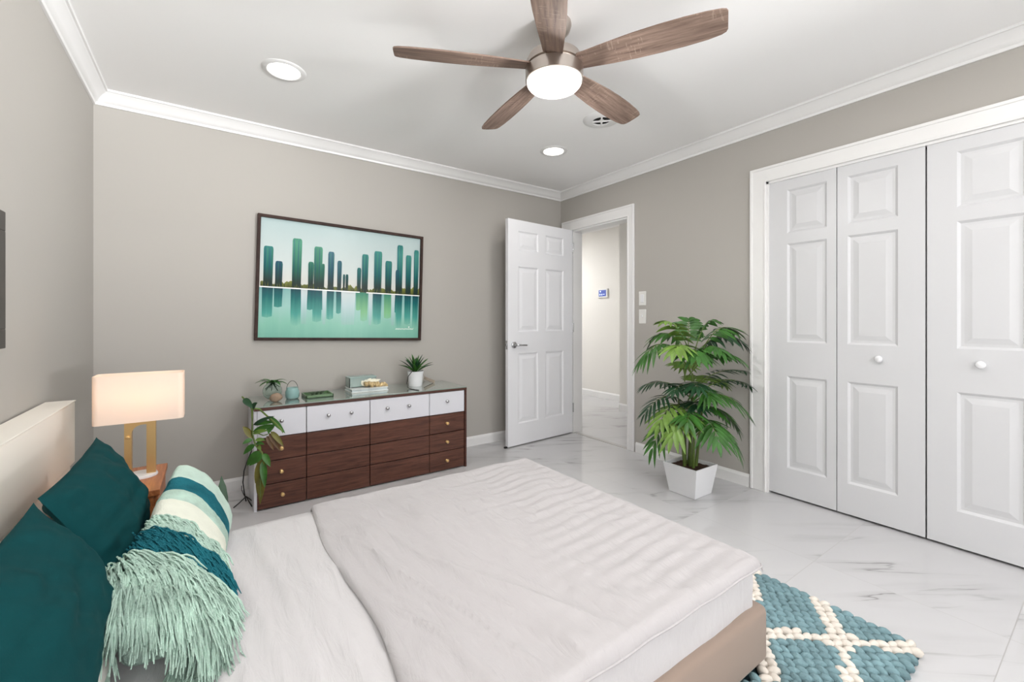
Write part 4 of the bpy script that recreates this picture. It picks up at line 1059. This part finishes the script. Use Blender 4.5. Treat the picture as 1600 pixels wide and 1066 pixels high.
for k in range(420):
    i = rf.randint(2, 33); y = rf.uniform(1.525, 1.60)
    spec.append((i, y, rf.uniform(0.025, 0.045), (0.5, 0.6, 0.1), 0.004))
strands('fringe', 'mint', spec, 'short mint yarn band')

# ---------------------------------------------------------------- nightstand and lamp
NX0, NX1, NY0, NY1 = -0.438, -0.148, 2.065, 2.43
ns = thing('nightstand', 'small oak nightstand under the lamp, beyond the bed', 'nightstand', ((NX0+NX1)/2, (NY0+NY1)/2, 0))
obj('top', MB().box(NX0, NX1, NY0, NY1, 0.478, 0.5, bev=0.002), M['orange_wood'], ns)
obj('body', MB().box(NX0+.01, NX1-.02, NY0+.01, NY1-.01, 0.20, 0.477), M['orange_wood'], ns)
dw = obj('drawer', MB().box(NX1-.021, NX1-.006, NY0+.015, NY1-.015, 0.33, 0.465, bev=0.002), M['orange_wood'], ns)
obj('knob', MB().lathe([(0.024, 0), (0.0235, 0.009), (0.012, 0.011), (0.0, 0.011)][::-1]+[(0, 0)], (NX1-.006, (NY0+NY1)/2, 0.40), 18, axis='x'), M['brass'], dw, 50)
for x in (NX0+.012, NX1-.05):
    for y in (NY0+.012, NY1-.05): obj('leg', MB().box(x, x+.035, y, y+.035, 0, 0.20, bev=.003), M['orange_wood'], ns)
LX, LY = -0.222, 2.285
tl = thing('table_lamp', 'brass table lamp with a wide box-shaped white shade, lit, on the nightstand', 'table lamp', (LX, LY, 0.5))
obj('base', MB().lathe([(0, 0.5), (0.052, 0.5), (0.053, 0.503), (0.050, 0.511), (0, 0.513)], (LX, LY, 0), 40), M['ceramic'], tl, 40)
def arch(inner, outer, zb, zt):
    return None
a = MB()
x0, x1, zb, zt, wd, dp, r = LX-0.050, LX+0.046, 0.511, 0.728, 0.022, 0.017, 0.034
out = [(x0, zb), (x0, zt), (x1, zt), (x1, zb), (x1-wd*1.3, zb), (x1-wd*1.3, zt-0.018)]
inn = []
for k in range(7):
    an = PI/2*k/6
    inn.append((x0+wd+r-r*math.sin(an), zt-0.018-r+r*math.cos(an)))
poly = out+inn+[(x0+wd, zb)]
n = len(poly)
for yy in (LY-dp, LY+dp): pass
a.add([(x, LY-dp, z) for x, z in poly]+[(x, LY+dp, z) for x, z in poly], [tuple(range(n)), tuple(range(n, 2*n))[::-1]]+[(i, (i+1) % n, n+(i+1) % n, n+i) for i in range(n)])
obj('stand', a, M['brass'], tl)
obj('switch', MB().lathe([(0, -0.026), (0.006, -0.025), (0.0075, -0.02), (0.0075, -0.017), (0, -0.017)], (x0+wd/2, LY, 0.665), 16, axis='y'), M['brass'], tl, 40)
def rrect(hx, hy, r, z, seg=6):
    P_ = []
    for cx, cy, a0 in ((hx-r, hy-r, 0), (-hx+r, hy-r, PI/2), (-hx+r, -hy+r, PI), (hx-r, -hy+r, 3*PI/2)):
        for k in range(seg+1): an = a0+PI/2*k/seg; P_.append((LX+cx+r*math.cos(an), LY+cy+r*math.sin(an), z))
    return P_
sh = MB(); hx, hy = 0.138, 0.062
rg_ = [rrect(hx, hy, 0.020, 0.728), rrect(hx, hy, 0.020, 0.913), rrect(hx-.0022, hy-.0022, 0.018, 0.913), rrect(hx-.0022, hy-.0022, 0.018, 0.728)]
n = len(rg_[0])
sh.add([p for R in rg_ for p in R], [(r_*n+k, r_*n+(k+1) % n, ((r_+1) % 4)*n+(k+1) % n, ((r_+1) % 4)*n+k) for r_ in range(4) for k in range(n)])
obj('lamp_shade', sh, M['shade'], tl, 40)
bulb = MB().lathe([(0, 0.765), (0.012, 0.766), (0.013, 0.785), (0.024, 0.80), (0.029, 0.82), (0.024, 0.842), (0.010, 0.852), (0, 0.853)], (LX, LY, 0), 20)
bl = obj('bulb', bulb, mat('lit_bulb', (255, 236, 205), 0.5, emit=((255, 226, 188), 2.5)), tl, 60)
bl.visible_shadow = True
obj('socket', MB().lathe([(0, 0.728), (0.012, 0.728), (0.012, 0.766), (0, 0.766)], (LX, LY, 0), 16), M['brass'], tl, 40)
for sx in (-0.07, 0.07): lamp('bulb_light', 'POINT', P_TABLE, (1, 0.86, 0.72), tl, (LX+sx, LY, 0.835), 0.02)

# small dark leaf tip poking up behind the throw cushion
lt = thing('floor_plant', 'small dark green leaf tip showing behind the striped throw cushion', 'plant', (0.055, 2.30, 0))
tipp = at(346, 744, 2.02)
obj('pot', MB().lathe([(0, 0), (0.05, 0), (0.065, 0.12), (0.06, 0.12), (0.055, 0.10), (0, 0.10)], (0.055, 2.30, 0), 24), M['ceramic'], lt, 40)
for dx, dy, sc in ((0, 0, 1), (-0.03, 0.03, 0.85), (0.0, 0.05, 0.75)):
    lf = MB(); b = Vector((0.055, 2.30, 0.10)); e = b+(tipp-b)*sc+Vector((dx, dy, 0))
    blade_leaf(lf, b, e, 0.045, sag=0.02, fold=0.3, nrm=(0.2, -1, 0.3), peak=0.6)
    obj('leaf', lf, M['leafd'], lt, 40)

# ---------------------------------------------------------------- chunky woven rug
rug = thing('rug', 'chunky knotted teal rug with cream diamond lines at the foot of the bed', 'rug', (1.55, 0.9, 0))
RX0, RX1, RY0, RY1 = 1.12, 1.965, 0.40, 1.32
obj('backing', MB().box(RX0+.004, RX1-.004, RY0+.004, RY1-.004, 0, 0.006), M['rugbase'], rug)
rr = random.Random(4); kt, kc = MB(), MB()
def cream(x, y):
    for k in (-0.56, 0, 0.56):
        if abs((x+y)-2.353-k)/1.414 < 0.026: return 1
    for k in (-0.29, 0, 0.29, 0.58):
        if abs((y-0.62*x)+0.521-k)/1.177 < 0.026: return 2
    return 0
row = 0; x = RX0+0.011
while x < RX1-0.006:
    y = RY0+0.012+(0.018 if row % 2 else 0)
    while y < RY1-0.008:
        if 1.35 < x < 1.455 and 0.68 < y < 0.79: y += 0.036; continue
        under = BX0 < x < BX1-0.06 and y > BY0+0.12
        c = cream(x, y)
        tilt = (0.55 if row % 2 else -0.25)+rr.uniform(-.12, .12)
        if c == 1: tilt = 0.55+0.8*(row % 2)
        if c == 2: tilt = -0.1+1.0*(row % 2)
        r3 = (0.0235*rr.uniform(.9, 1.1), 0.0142*rr.uniform(.9, 1.1), 0.0165*rr.uniform(.9, 1.12))
        if under: r3 = (r3[0], r3[1], 0.009)
        (kc if c else kt).ellip((x+rr.uniform(-.002, .002), y+rr.uniform(-.002, .002), 0.0175+rr.uniform(0, .003) if not under else 0.012), r3, Matrix.Rotation(PI/2+tilt, 3, 'Z'), 8, 6)
        y += 0.036
    x += 0.025; row += 1
obj('teal_knots', kt, M['rugteal'], rug, 60, stuff=True)
obj('cream_knots', kc, M['rugcream'], rug, 60, stuff=True, label='cream knotted diamond lines')
